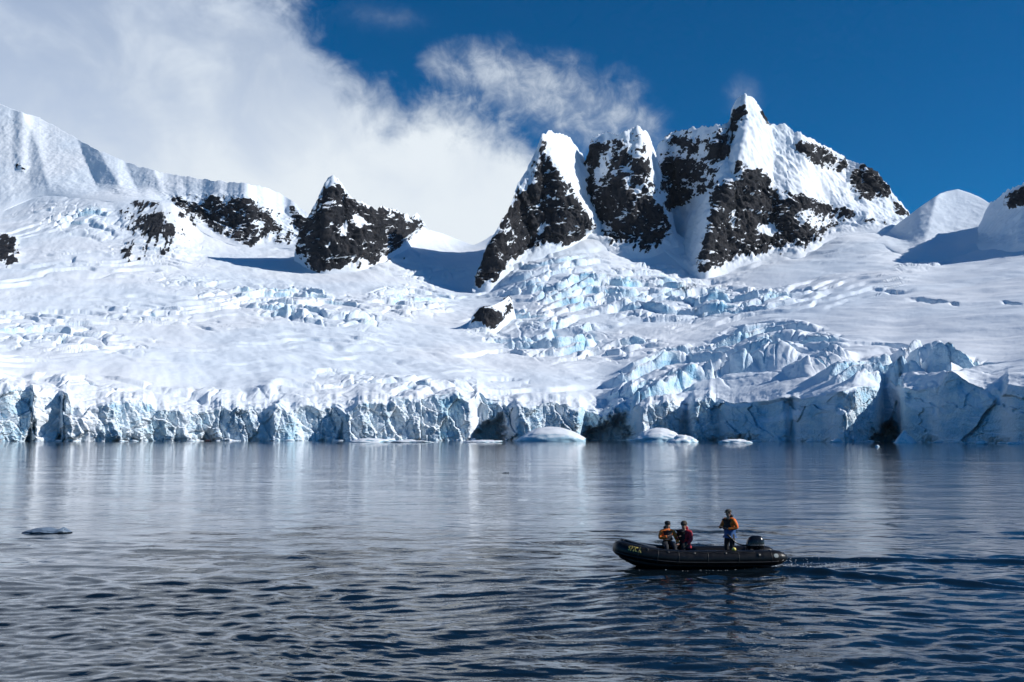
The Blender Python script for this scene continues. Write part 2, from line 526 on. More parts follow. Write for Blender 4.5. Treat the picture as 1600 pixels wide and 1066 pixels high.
# ---- where bare rock shows (photo positions of the outcrops)
o2, o3, o4, o5, o8, o9 = (0, 130, 3.438), (400, 250, 3.675), (720, 130, 3.045), (1050, 130, 3.33), (700, 430, 3.556), (1300, 260, 4.847)
ROCK = [
    crop([(368,362),(400,350),(420,390),(440,400),(480,470),(490,540),(540,560),(590,640),(630,690),(600,720),(520,765),(460,770),(370,790),(340,780),(300,820),(250,850),(200,880),(180,940),(150,960),(130,950),(80,985),(70,960),(85,880),(125,800),(175,700),(225,580),(240,550),(300,520),(370,470)], *o4),
    crop([(605,320),(650,290),(690,330),(700,360),(670,420),(660,480),(640,560),(615,570),(595,500),(600,400)], *o4),
    crop([(730,380),(760,320),(800,330),(800,400),(770,430)], *o4),
    crop([(810,430),(840,360),(880,400),(885,450),(840,480)], *o4),
    crop([(690,470),(730,440),(780,470),(830,530),(900,560),(940,600),(980,660),(995,710),(930,780),(870,810),(800,780),(740,775),(700,785),(680,720),(680,650),(640,620),(640,590)], *o4),
    crop([(10,290),(60,280),(120,310),(130,350),(100,370),(60,340),(10,320)], *o5),
    crop([(180,340),(230,310),(280,290),(310,330),(290,400),(240,430),(200,410),(210,370)], *o5),
    crop([(-30,380),(60,400),(130,400),(180,500),(170,530),(110,520),(120,600),(40,640),(-40,650),(-60,520)], *o5),
    crop([(328,150),(380,120),(395,150),(385,190),(350,215),(312,222)], *o5),
    crop([(300,240),(340,225),(345,270),(310,275)], *o5),
    crop([(462,130),(495,180),(508,220),(470,210)], *o5),
    crop([(330,440),(350,430),(380,460),(440,460),(480,490),(510,560),(560,600),(580,650),(620,600),(680,590),(740,620),(800,640),(900,660),(940,690),(880,690),(760,650),(700,650),(660,680),(620,690),(650,740),(700,740),(740,780),(850,730),(860,750),(790,800),(740,840),(690,885),(600,870),(520,870),(450,910),(380,920),(330,910),(260,950),(200,970),(150,990),(145,930),(170,850),(180,790),(210,690),(200,600),(230,560),(290,520),(340,500)], *o5),
    crop([(650,330),(720,310),(730,370),(690,395),(655,360)], *o5),
    crop([(740,330),(790,340),(830,390),(830,450),(790,430),(750,390)], *o5),
    crop([(840,440),(890,400),(910,410),(880,460)], *o5),
    crop([(920,500),(960,440),(1000,425),(1050,450),(1100,510),(1125,570),(1100,600),(1040,610),(980,615),(940,580),(920,530)], *o5),
    crop([(1150,615),(1190,640),(1245,690),(1170,700),(1155,660)], *o5),
    crop([(985,708),(1010,706),(1065,730),(1050,745),(1000,745)], *o5),
    crop([(1075,728),(1140,738),(1140,752),(1080,744)], *o5),
    crop([(245,380),(275,360),(335,290),(378,230),(400,210),(430,180),(460,150),(490,170),(520,190),(540,225),(620,265),(670,305),(690,275),(740,285),(840,315),(850,370),(900,325),(960,365),(985,400),(910,410),(860,470),(780,520),(740,540),(670,605),(640,580),(600,570),(540,600),(410,630),(390,610),(340,640),(310,620),(310,570),(280,540),(245,550)], *o3),
    crop([(735,600),(790,570),(800,580),(750,608)], *o3), crop([(830,585),(865,550),(875,560),(845,588)], *o3),
    crop([(910,620),(960,600),(1000,640),(1100,660),(1130,610),(1170,610),(1210,660),(1250,640),(1330,620),(1350,680),(1400,680),(1444,700),(1444,850),(1400,850),(1340,880),(1280,860),(1230,840),(1160,810),(1110,770),(1050,775),(990,740),(950,680)], *o2),
    crop([(0,280),(40,260),(60,330),(100,350),(150,400),(140,430),(60,450),(20,460),(0,470)], *o3),
    crop([(190,280),(220,250),(260,330),(290,350),(250,400),(200,370)], *o3),
    crop([(110,480),(190,400),(240,440),(200,480),(130,495)], *o3),
    crop([(720,660),(750,660),(740,690)], *o2), crop([(730,710),(800,660),(840,700),(830,720),(800,700),(750,730)], *o2),
    crop([(720,800),(750,740),(800,760),(850,760),(900,810),(940,850),(940,880),(890,890),(860,870),(830,880),(780,850),(730,840)], *o2),
    crop([(660,740),(710,730),(710,750),(670,765)], *o2), crop([(930,740),(960,740),(1000,790),(980,800)], *o2),
    crop([(1000,830),(1030,860),(1030,880)], *o2), crop([(660,920),(690,890),(705,960),(690,975),(665,950)], *o2),
    crop([(820,890),(880,920),(885,945),(830,915)], *o2),
    crop([(-60,810),(0,815),(80,830),(100,900),(105,960),(60,990),(0,980),(-60,985)], *o2),
    crop([(85,430),(120,440),(150,470),(130,485),(100,460)], *o2), crop([(612,572),(638,578),(638,604)], *o2),
    crop([(125,265),(155,210),(190,180),(270,180),(280,230),(320,210),(310,150),(340,125),(350,170),(330,210),(270,260),(250,300),(210,290),(160,265)], *o8),
    crop([(1330,240),(1380,180),(1454,140),(1700,90),(1700,320),(1454,310),(1340,320)], *o9),
    crop([(765,270),(800,220),(830,240),(790,260)], *o9), crop([(648,450),(662,448),(664,464),(650,466)], *o9),
]
SNOW = [
    crop([(550,300),(600,320),(640,380),(600,380),(560,370),(540,330)], *o3), crop([(480,370),(530,340),(540,400),(500,450),(460,450)], *o3),
    crop([(360,500),(420,500),(420,515),(370,515)], *o3), crop([(420,250),(490,240),(480,260),(430,265)], *o3),
    crop([(860,340),(900,335),(890,355),(850,380)], *o3),
    crop([(430,740),(500,730),(550,750),(560,800),(500,800),(440,780)], *o5), crop([(190,810),(220,800),(215,840)], *o5), crop([(280,670),(330,680),(330,720),(290,700)], *o5),
    crop([(670,700),(740,680),(760,710),(700,715)], *o4), crop([(380,500),(410,510),(460,560),(430,550)], *o4), crop([(360,700),(420,640),(430,660),(380,740)], *o4),
    crop([(470,660),(510,655),(500,672),(470,675)], *o4), crop([(690,330),(700,400),(660,470),(650,440)], *o4), crop([(1350,740),(1400,760),(1385,800)], *o2),
]
MIXED = [   # steep ground where rock and snow alternate
    crop([(395,240),(380,300),(330,400),(250,540),(160,720),(70,960),(120,990),(240,860),(480,760),(640,690),(560,560),(480,420),(430,350)], *o4),
    crop([(610,260),(700,250),(760,270),(800,240),(850,250),(880,330),(900,430),(930,520),(950,600),(1010,700),(900,820),(700,790),(620,580),(590,420)], *o4),
    crop([(-60,230),(60,240),(160,270),(300,210),(340,130),(400,130),(360,240),(320,330),(300,430),(210,560),(150,600),(60,640),(-80,660)], *o5),
    crop([(300,400),(480,460),(600,560),(800,620),(960,690),(880,760),(700,880),(450,920),(140,1000),(160,820),(210,620)], *o5),
    crop([(620,290),(740,310),(830,360),(920,410),(960,430),(900,470),(800,460),(660,400)], *o5),
    crop([(400,100),(460,90),(520,190),(700,270),(960,340),(990,400),(860,480),(660,620),(330,650),(240,560),(260,360),(370,220)], *o3),
    crop([(880,590),(1000,600),(1180,590),(1340,600),(1444,640),(1500,700),(1600,760),(1640,880),(1330,890),(1150,820),(980,760),(920,680)], *o2),
    crop([(640,640),(800,640),(900,740),(1040,880),(1030,900),(900,950),(700,980),(650,900)], *o2),
]
def rock_mask(x, y):
    wx = x + 5.0 * fbm2(x / 22, y / 22, 4, 0.6, 11); wy = y + 5.0 * fbm2(x / 22, y / 22, 4, 0.6, 31)
    m = np.zeros(x.shape, bool)
    for p in ROCK:
        m |= inpoly(wx, wy, p)
    mx_ = np.zeros(x.shape, bool)
    for p in MIXED:
        mx_ |= inpoly(wx, wy, p)
    for p in SNOW:
        q = inpoly(wx, wy, p)
        m &= ~q; mx_ &= ~q
    return np.where(m, 1.0, np.where(mx_, 0.29, 0.0)).astype(np.float32)

def rock_field(x, y, rk, up, rkb, seed):
    """how bare the rock is: outcrop shapes, softened, torn by ledges, gullies and steepness"""
    soft = blur(blur(rk, 2, 0), 2, 1) * 0.55 + rkb * 0.45
    wob = 6 * fbm2(x / 40, y / 40, 3, 0.5, seed + 3)
    led = fbm2((x * 0.92 - y * 0.38 + wob) / 26, (y * 0.92 + x * 0.38 + wob) / 4.5, 4, 0.62, seed + 5)
    gul = fbm2((x * 0.93 + y * 0.36 + wob) / 6.5, (y * 0.93 - x * 0.36) / 34, 4, 0.6, seed + 9)
    fin = fbm2(x / 3.6, y / 3.6, 3, 0.7, seed + 13)
    wide = fbm2((x + 0.5 * y) / 26, (y - 0.3 * x) / 15, 3, 0.55, seed + 17)
    f = soft + 0.75 * led + 1.05 * gul + 0.38 * fin + 0.75 * wide + 1.4 * (0.45 - up)
    return np.clip(0.5 + (f - 0.60) * 1.15, 0, 1) * sstep(0.02, 0.25, soft)

# ---- glacier: front line, rim, surface up to the foot of the mountains
Y_FRONT = pl([(-350, 690), (-100, 745), (0, 772), (47, 790), (52, 778), (95, 800), (100, 784), (200, 815), (320, 850), (420, 868), (428, 858), (520, 890), (545, 878), (640, 905), (735, 915), (748, 940),
              (796, 942), (806, 915), (905, 930), (914, 960), (985, 930), (1003, 872), (1060, 890), (1072, 908), (1084, 868), (1122, 878), (1134, 856), (1225, 775), (1236, 782), (1245, 764), (1310, 690), (1318, 688),
              (1368, 716), (1380, 752), (1404, 735), (1411, 694), (1500, 618), (1560, 582), (1600, 552), (1700, 500), (1950, 430)])
Y_RIM = pl([(-350, 600), (-80, 604), (0, 606), (30, 600), (70, 612), (105, 614), (112, 628), (150, 634), (175, 626), (235, 626), (245, 636), (330, 642), (345, 634), (395, 634), (440, 630), (452, 640), (470, 634), (525, 636), (540, 642),
            (560, 628), (620, 622), (690, 618), (712, 610), (735, 625), (745, 612), (760, 622), (800, 632), (860, 630), (905, 637), (925, 644), (940, 648), (965, 634), (1000, 634), (1020, 630), (1050, 620), (1062, 628), (1075, 632), (1085, 624), (1110, 616), (1128, 624),
            (1140, 630), (1200, 627), (1240, 618), (1250, 624), (1300, 616), (1335, 604), (1395, 600), (1435, 610), (1455, 606), (1462, 612), (1478, 590), (1486, 580), (1500, 588), (1515, 600), (1545, 612), (1560, 622), (1575, 600), (1600, 604), (1700, 590), (1950, 580)])
Y_TOP = pl([(-350, 320), (0, 318), (60, 296), (120, 302), (180, 305), (230, 305), (265, 318), (300, 340), (340, 362), (385, 374), (440, 372), (475, 372), (520, 385), (560, 382), (600, 374), (640, 361), (665, 357), (690, 364), (720, 376), (740, 383),
            (755, 376), (770, 366), (800, 375), (850, 365), (905, 345), (930, 332), (960, 360), (1040, 350), (1093, 392), (1130, 390), (1200, 375), (1260, 368), (1300, 342), (1350, 333), (1385, 335), (1400, 372), (1420, 388), (1450, 392), (1490, 385), (1530, 372), (1560, 362), (1600, 362), (1950, 380)])

cols = np.concatenate([np.arange(-350, -20, 6.0), np.arange(-20, 1620, 1.32), np.arange(1620, 1951, 6.0)])
NX = len(cols)

def ellipses(x, y, lst):
    m = np.zeros(x.shape, np.float32)
    for cx, cy, rx, ry, rot, amp in lst:
        c_, s_ = math.cos(R(rot)), math.sin(R(rot))
        u = ((x - cx) * c_ + (y - cy) * s_) / rx; v = ((y - cy) * c_ - (x - cx) * s_) / ry
        m = np.maximum(m, amp * sstep(1.15, 0.45, np.sqrt(u * u + v * v)))
    return m
ICEFALL = [(985, 462, 230, 42, 3, 1.0), (850, 525, 130, 40, 8, .9), (1120, 478, 150, 26, -6, 1.0), (1040, 590, 120, 42, -20, 1.0), (1165, 560, 110, 52, -15, 1.0), (1250, 530, 80, 26, 10, .7), (930, 540, 120, 30, 0, .6),
           (1340, 578, 190, 24, 4, .9), (1480, 572, 130, 22, 6, .85), (470, 478, 150, 34, 8, .75), (640, 470, 80, 30, 0, .6), (60, 520, 190, 34, 6, .55), (230, 492, 110, 18, 4, .4), (90, 600, 180, 16, 2, .45), (330, 620, 190, 14, 2, .45), (470, 616, 150, 12, 0, .4), (640, 604, 200, 16, -2, .5), (560, 590, 90, 10, 0, .5),
           (130, 345, 90, 34, 10, .6), (250, 390, 90, 26, 0, .4), (860, 420, 90, 24, -10, .7), (690, 430, 70, 18, 0, .5), (1010, 425, 90, 14, 0, .5), (1490, 600, 70, 22, 10, .8), (1440, 415, 50, 12, -10, .3), (330, 455, 120, 22, 10, .35)]

NR = 760
v = np.linspace(0, 1, NR)[:, None]
xr = cols[None, :]
Yf = blur(Y_FRONT(cols), 1, 0)
jag = 3.0 * fbm2(cols / 14.0, cols * 0 + 3.3, 3, 0.6, 5) + 6.0 * blur(np.round(2.2 * fbm2(cols / 26.0, cols * 0 + 8.3, 2, 0.6, 6)) / 2.2, 2, 0)
yrim = Y_RIM(cols) + np.where(cols < 1120, 1.0, 0.35) * jag
ytop = np.where((cols > 640) & (cols < 780), blur(Y_TOP(cols), 2, 0), blur(Y_TOP(cols), 9, 0))
gx = np.repeat(xr, NR, 0)
yrs = blur(yrim, 24, 0)
gy = yrs[None] + (ytop - yrs)[None] * v + (yrim - yrs)[None] * np.exp(-18.0 * v)
Ycliff_top = Yf + 5.0 + 3.0 * fbm2(cols / 14.0, cols * 0 + 1.7, 2, 0.5, 77) * np.where(cols < 1120, 1.0, 0.4)
GY = Yg(gx, gy)
off = Ycliff_top - GY[0]
offb = blur(off, 22, 0)
GY = GY + offb[None] * np.exp(-np.maximum(yrs[None] - gy, 0) / 70.0) + (off - offb)[None] * np.exp(-(yrim[None] - gy) / 9.0)
GY = np.maximum.accumulate(GY, axis=0)
P = at(gx, gy, GY)
# relief of the ice surface
X_, Y_ = P[..., 0], P[..., 1]
fall = ellipses(gx, gy, ICEFALL)
fall = fall * (0.75 + 0.5 * fbm2(gx / 60, gy / 30, 3, 0.5, 71))
fall = np.clip(fall, 0, 1.2)
und = 5.0 * fbm2(X_ / 190, Y_ / 230, 3, 0.5, 101) + 2.2 * fbm2((X_ + 0.35 * Y_) / 34, (Y_ - 0.2 * X_) / 110, 3, 0.5, 111)
flow = sstep(330, 520, gx) * sstep(800, 650, gx) * sstep(470, 500, gy) * sstep(600, 570, gy)
und += flow * 5.0 * fbm2((X_ * 0.5 + Y_ * 0.87) / 45, (Y_ * 0.5 - X_ * 0.87) / 240, 3, 0.5, 121)
und += sstep(1250, 1400, gx) * 6.0 * fbm2(X_ / 160, (Y_ + 0.15 * X_) / 90, 3, 0.45, 131)
wx_ = X_ + 22 * fbm2(X_ / 80, Y_ / 120, 3, 0.5, 141); wy_ = Y_ + 40 * fbm2(X_ / 80, Y_ / 120, 3, 0.5, 151)
T = 3.0 * fbm2(wx_ / 300, wy_ / 300, 3, 0.5, 161) - wy_ / 72.0 + wx_ / 420
fl = np.floor(T); fr = T - fl
stepv = fl + sstep(0.80, 0.97, fr)                                   # benches
terr = (T - stepv) * 21.0 - 5.0 * np.exp(-((fr - 0.985) / 0.035) ** 2) - 5.0 * np.exp(-(fr / 0.02) ** 2)
edgew = sstep(0.30, 0.6, fr) * sstep(0.98, 0.86, fr)
f1, f2, cid, cdx = worley2((wx_ + 0.3 * wy_) / 34, wy_ / 58, 7)
blocks = (cid - 0.5) * 13.0 - 9.0 * sstep(0.16, 0.02, f2 - f1) - cdx * 6.0
f1b, f2b, cidb, cdb = worley2((wx_ - 0.2 * wy_) / 13, wy_ / 26, 17)
blocks2 = (cidb - 0.5) * 5.0 - 4.0 * sstep(0.16, 0.02, f2b - f1b) - cdb * 2.5
sel = sstep(-0.25, 0.35, fbm2(X_ / 110, Y_ / 170, 2, 0.5, 171))
gen = 0.30 * sstep(-0.1, 0.4, fbm2(X_ / 330, Y_ / 260, 3, 0.5, 167)) * sstep(1500, 1250, gx)
dz = und + np.maximum(fall, gen) * terr + fall * (edgew * (blocks * (0.35 + 0.75 * sel) + blocks2 * (0.35 + 0.7 * sel)) + 0.25 * blocks) + fall * 1.2 * fbm2(X_ / 6, Y_ / 16, 2, 0.5, 181)
# fine transverse cracks and wind-drifted steps on the smooth fields
T2 = 2.2 * fbm2(wx_ / 190, wy_ / 210, 3, 0.55, 261) - wy_ / 31.0 + wx_ / 260
f2_ = T2 - np.floor(T2)
m2 = sstep(0.0, 0.45, fbm2(X_ / 140, Y_ / 120, 3, 0.55, 263)) * sstep(1450, 1200, gx)
dz += m2 * (f2_ - sstep(0.78, 0.95, f2_)) * 2.6
dz += np.interp(gx, [1150, 1350], [0.32, 0.10]) * fbm2((X_ - 0.4 * Y_) / 9, (Y_ + 0.3 * X_) / 34, 3, 0.6, 267)
# long crevasses across the smoother fields
def crack(pts, depth, width):
    """a curved slot along a photo polyline: the uphill lip stands, the floor drops"""
    cx, cy = zip(*pts)
    yc = np.interp(cols, cx, cy) + 1.5 * fbm2(cols / 18, cols * 0 + cx[0], 3, 0.6, 201)
    L_ = 0.45 * (cx[-1] - cx[0])
    e = sstep(cx[0], cx[0] + L_, cols) * sstep(cx[-1], cx[-1] - L_, cols) * (0.65 + 0.5 * fbm2(cols / 25, cols * 0 + cy[0], 2, 0.5, 211))
    d = gy - yc[None]
    return -depth * e[None] * sstep(-width, -width * 0.1, d) * sstep(width * 2.2, 0, d)
for pts, dep, wid in (
        ([(25, 482), (90, 486), (150, 490), (200, 505)], 10, 5), ([(80, 505), (140, 509)], 12, 6), ([(0, 512), (40, 530), (150, 540)], 8, 5), ([(222, 490), (262, 495)], 10, 4),
        ([(158, 530), (168, 540)], 14, 9), ([(300, 505), (345, 520)], 6, 4), ([(480, 588), (590, 586)], 6, 4),
        ([(1305, 540), (1380, 537), (1440, 545), (1505, 560)], 16, 5), ([(1320, 560), (1400, 566), (1450, 576), (1540, 565)], 26, 9), ([(1260, 520), (1300, 535)], 14, 7), ([(1350, 447), (1400, 456), (1435, 452)], 12, 5), ([(1410, 468), (1450, 470), (1490, 474)], 12, 4),
        ([(1190, 460), (1260, 452), (1300, 458)], 10, 4), ([(1000, 452), (1060, 446), (1110, 440), (1180, 438)], 14, 5), ([(1040, 500), (1110, 492), (1180, 478)], 16, 6), ([(700, 560), (760, 552), (820, 548)], 10, 4), ([(760, 590), (820, 592)], 10, 4),
        ([(1480, 473), (1500, 476)], 8, 3), ([(1560, 470), (1600, 480)], 9, 4)):
    dz += crack(pts, dep * 0.85, wid * 0.6)
dz += 34.0 * np.exp(-(((gx - 262) / 42) ** 2 + ((gy - 350) / 42) ** 2)) * sstep(320, 275, gx)
rk0 = blur(blur(rock_mask(gx, gy), 2, 0), 2, 1)
dz += rk0 * (14 * fbm3(P, (40, 60, 60), 4, 0.6, 191, ridged=True))
rimw = np.where(gx < 1120, 0.75, 0.4) + np.where(gx < 1120, 0.25, 0.6) * sstep(0, 12, yrim[None] - gy)
dz *= rimw
dz -= blur(dz[0], 8, 0)[None] * np.exp(-np.maximum(yrs[None] - gy, 0) / 35.0)
dz *= sstep(0.0, 0.05, 1 - v) * 0.9 + 0.1
P[..., 2] += dz
# a rear edge that dives into the mountain or falls away behind the ridge
last = P[-1]
bk = [last + np.stack([last[:, 0] / last[:, 1] * d, np.full(NX, d), np.full(NX, -z)], -1) for d, z in ((25, 3), (120, 60), (500, 420))]
bk = [np.where(np.arange(3) == 2, np.maximum(b_, -2.0), b_) for b_ in bk]
# ---- the ice cliff below the rim
NC = 150
cz = np.linspace(0, 1, NC)[:, None]
ztop = P[0, :, 2]
sfoot = conv(cols, np.full(NX, 640.0))[0]
Zc = -2.0 + cz * (ztop + 2.0)[None]
Xc = np.repeat((sfoot * Yf)[None], NC, 0)
Q = np.stack([Xc, np.repeat(Yf[None], NC, 0) * 0.3, Zc], -1)
rough_x = np.interp(cols, [1060, 1140, 1220, 1310, 1320, 1372, 1385, 1700], [1.0, .7, .6, .7, 1.0, .9, .6, .7])[None]
sh = Q.copy(); sh[..., 0] += 0.28 * Q[..., 2]
lean = 0.10 * Zc + 0.0
but = 13.0 * fbm3(sh, (46, 80, 120), 3, 0.55, 301, ridged=True) + 6.0 * fbm3(sh, (17, 40, 34), 3, 0.55, 311)
wq = 6.0 * fbm3(Q, (18, 18, 18), 4, .6, 5)
wf1, wf2, wcid, wcd = worley2((Q[..., 0] + 0.35 * Q[..., 2] + wq) / 15.0, (Q[..., 2] + 2 * wq - 0.3 * Q[..., 0]) / 22.0, 41)
blk = (wcid - 0.5) * 6.5 + wcd * 5.5 + np.where(cols < 1120, 1.2, 0.0)[None] * sstep(0.10, 0.0, wf2 - wf1) + 2.2 * fbm3(Q, (6, 6, 9), 3, 0.6, 337)
wg1, wg2, wgid, wgd = worley2((Q[..., 0] + 0.15 * Q[..., 2] + 0.5 * wq) / 3.6, (Q[..., 2] + wq) / 8.0, 43)
blk2 = (wgid - 0.5) * 1.8 + wgd * 1.5
flute = 1.6 * fbm3(sh, (4.5, 20, 26), 3, 0.6, 321)
Dc = lean - rough_x * (but * 0.8) + rough_x * (blk + 0.8 * blk2 + 0.4 * flute)
rl = sstep(1130, 1180, cols)[None]
Dc += rl * 7.0 * sstep(0.0, 0.12, cz - 0.62 + 0.5 * fbm3(Q, (38, 30, 60), 3, 0.55, 331)) * sstep(-0.1, 0.2, fbm2(cols / 70, cols * 0, 2, 0.5, 335))[None]
# hollows at the waterline
yc_px = 681.0 + (CAMH - Zc) / Yf[None] * FPX
for cx, hw, yt, dep in ((770, 32, 650, 26), (955, 44, 650, 30), (52, 9, 660, 14), (100, 9, 668, 12), (330, 16, 668, 8), (508, 7, 678, 9), (535, 7, 668, 10), (1165, 50, 684, 12), (1388, 26, 662, 30), (1455, 14, 689, 10), (240, 60, 683, 6), (330, 50, 684, 6), (1290, 40, 689, 6), (1560, 40, 690, 6), (880, 14, 668, 7)):
    u = (cols[None] - cx) / hw + 0.45 * fbm2(cols[None] / 16, yc_px / 12, 3, .55, int(cx)) + (yc_px - 670) / 60.0
    arch = yt + (692 - yt) * np.clip(np.abs(u) ** 1.4, 0, 1.3) + 9 * fbm2(cols[None] / 9, yc_px / 14, 3, .55, 7 + int(cx))
    Dc += dep * sstep(1.3, 0.5, np.abs(u)) * sstep(-9, 12, yc_px - arch)
wtop = sstep(0.90, 1.0, cz)
Dc = Dc * (1 - wtop) + (Ycliff_top - Yf)[None] * wtop
Yc = Yf[None] + Dc
C = np.stack([np.repeat(sfoot[None], NC, 0) * Yc, Yc, Zc], -1)
# blend the top of the cliff exactly into the first surface row
C += (P[0] - C[-1])[None] * sstep(0.86, 1.0, cz)[..., None]
H = np.concatenate([C[:-1], P] + [b[None] for b in bk], 0)
hx = np.concatenate([np.repeat(xr, NC - 1, 0), gx, np.repeat(xr, 3, 0)], 0)
hy = np.concatenate([np.full((NC - 1, NX), 660.0), gy, np.repeat(ytop[None], 3, 0)], 0)
hf = np.concatenate([np.full((NC - 1, NX), 1.0), fall, np.zeros((3, NX))], 0)
iscl = np.concatenate([np.ones((NC - 1, NX)), np.zeros((NR + 3, NX))], 0)
# spread the rows evenly over what is seen of each column
px, py = proj(H)
seg = np.hypot(np.diff(px, axis=0), np.diff(py, axis=0)) + 0.003 * np.linalg.norm(np.diff(H, axis=0), axis=-1) + 0.02
seg[-3:] = 1.0
NCR, NGR = 92, 400
def respread(seg, n):
    s = blur(np.cumsum(np.concatenate([np.zeros((1, seg.shape[1])), seg], 0), 0), 30, 1)
    return s / s[-1:] * (n - 1)
sc_ = respread(seg[:NC - 1], NCR)
sg_ = respread(seg[NC - 1:], NGR) + NCR - 1
S = np.concatenate([sc_, sg_[1:]], 0)
NT_ = NCR + NGR - 1
tgt = np.arange(NT_)
def res(A):
    o = np.empty((NT_, NX))
    for i in range(NX):
        o[:, i] = np.interp(tgt, S[:, i], A[:, i])
    return o
G = np.stack([res(H[..., k]) for k in range(3)], -1)
gxr, gyr, gfr, gcl = res(hx), res(hy), res(hf), res(iscl)
# fine broken relief on everything that is ice
N = grid_normals(G)
N *= np.sign(np.sum(N * (np.array([0, 0, CAMH + 2000.0]) - G * np.array([1, 1, 0])), -1, keepdims=True) * 0 + 1)
upn = np.abs(N[..., 2])
rimband = np.where(gcl < 0.5, np.exp(-np.maximum(blur(yrs, 2, 0)[None] - gyr, 0) / 10.0), 0) * np.interp(gxr, [1100, 1160], [1.0, 0.5])
icy = np.clip(1.3 * rimband + sstep(0.80, 0.45, upn) * (0.35 + 0.65 * np.clip(gfr, 0, 1)), 0, 1)
Nn = np.where(N[..., 2:3] < 0, -N, N)
d3 = fbm3(G, (7, 7, 6), 3, 0.6, 401) * 1.5 * (0.12 + icy) + rimband * 4.0 * fbm3(G, (11, 14, 7), 3, 0.55, 407) + fbm3(G, (2.6, 2.6, 2.2), 2, 0.6, 411) * 0.5 * (0.1 + icy)
d3 = np.where(gcl > 0.5, fbm3(G, (5, 5, 5), 3, 0.65, 421) * 0.9 * np.interp(gxr, [1080, 1160, 1310, 1320, 1370, 1390], [1, .45, .45, 1, 1, .45]), d3)
fade = sstep(0, 6, tgt)[:, None] * sstep(NT_ - 1, NT_ - 8, tgt)[:, None]
fade = np.where(np.abs(tgt - NCR)[:, None] < 2, 0.6, fade)
G = G + np.where(gcl[..., None] > 0.5, np.array([0.5, 1.0, 0.2]), Nn) * (d3 * fade)[..., None]
N = grid_normals(G); upn = np.abs(N[..., 2])
ice_shade = np.clip(sstep(0.86, 0.50, blur(upn, 1, 1)) * (0.45 + 0.55 * np.clip(gfr, 0, 1)), 0, 1)
ice_shade = np.where(gcl > 0.5, 0.36 + 0.35 * sstep(0.5, 0.05, upn) + 0.5 * sstep(0.1, 0.5, fbm3(G, (40, 40, 25), 3, 0.5, 433)), ice_shade)
ice_shade = np.where(gcl > 0.5, ice_shade + np.interp(gxr, [1070, 1130, 1310, 1325, 1360, 1385], [0, .35, .35, 0, 0, .4]), ice_shade)  # right-hand faces bluer, their shade put into the ice colour; sunlit rib skipped
ice_shade = ice_shade * (0.70 + 0.45 * fbm2(gxr / 55, gyr / 22 + gcl * 9, 3, 0.5, 431) * 2)
rk_ = rock_mask(gxr, gyr) * (gcl < 0.5)
rock_g = rock_field(gxr, gyr, rk_, 0.5 + 0 * gxr, blur(blur(rk_, 3, 0), 3, 1), 441)
att = {'rock': rock_g, 'ice': np.clip(ice_shade, 0, 1)}
k = NCR
o = link('glacier', grid_mesh('glacier', G[k - 1:], {a: b[k - 1:] for a, b in att.items()}), 'snow_ice_rock')
tag(o, 'broad white glacier with blue crevasses and icefalls sloping up to the peaks', kind='structure')
o = link('ice_cliff', grid_mesh('ice_cliff', G[:k], {a: b[:k] for a, b in att.items()}), 'snow_ice_rock')
tag(o, 'pale blue broken ice cliff of the glacier front standing in the water', kind='structure')

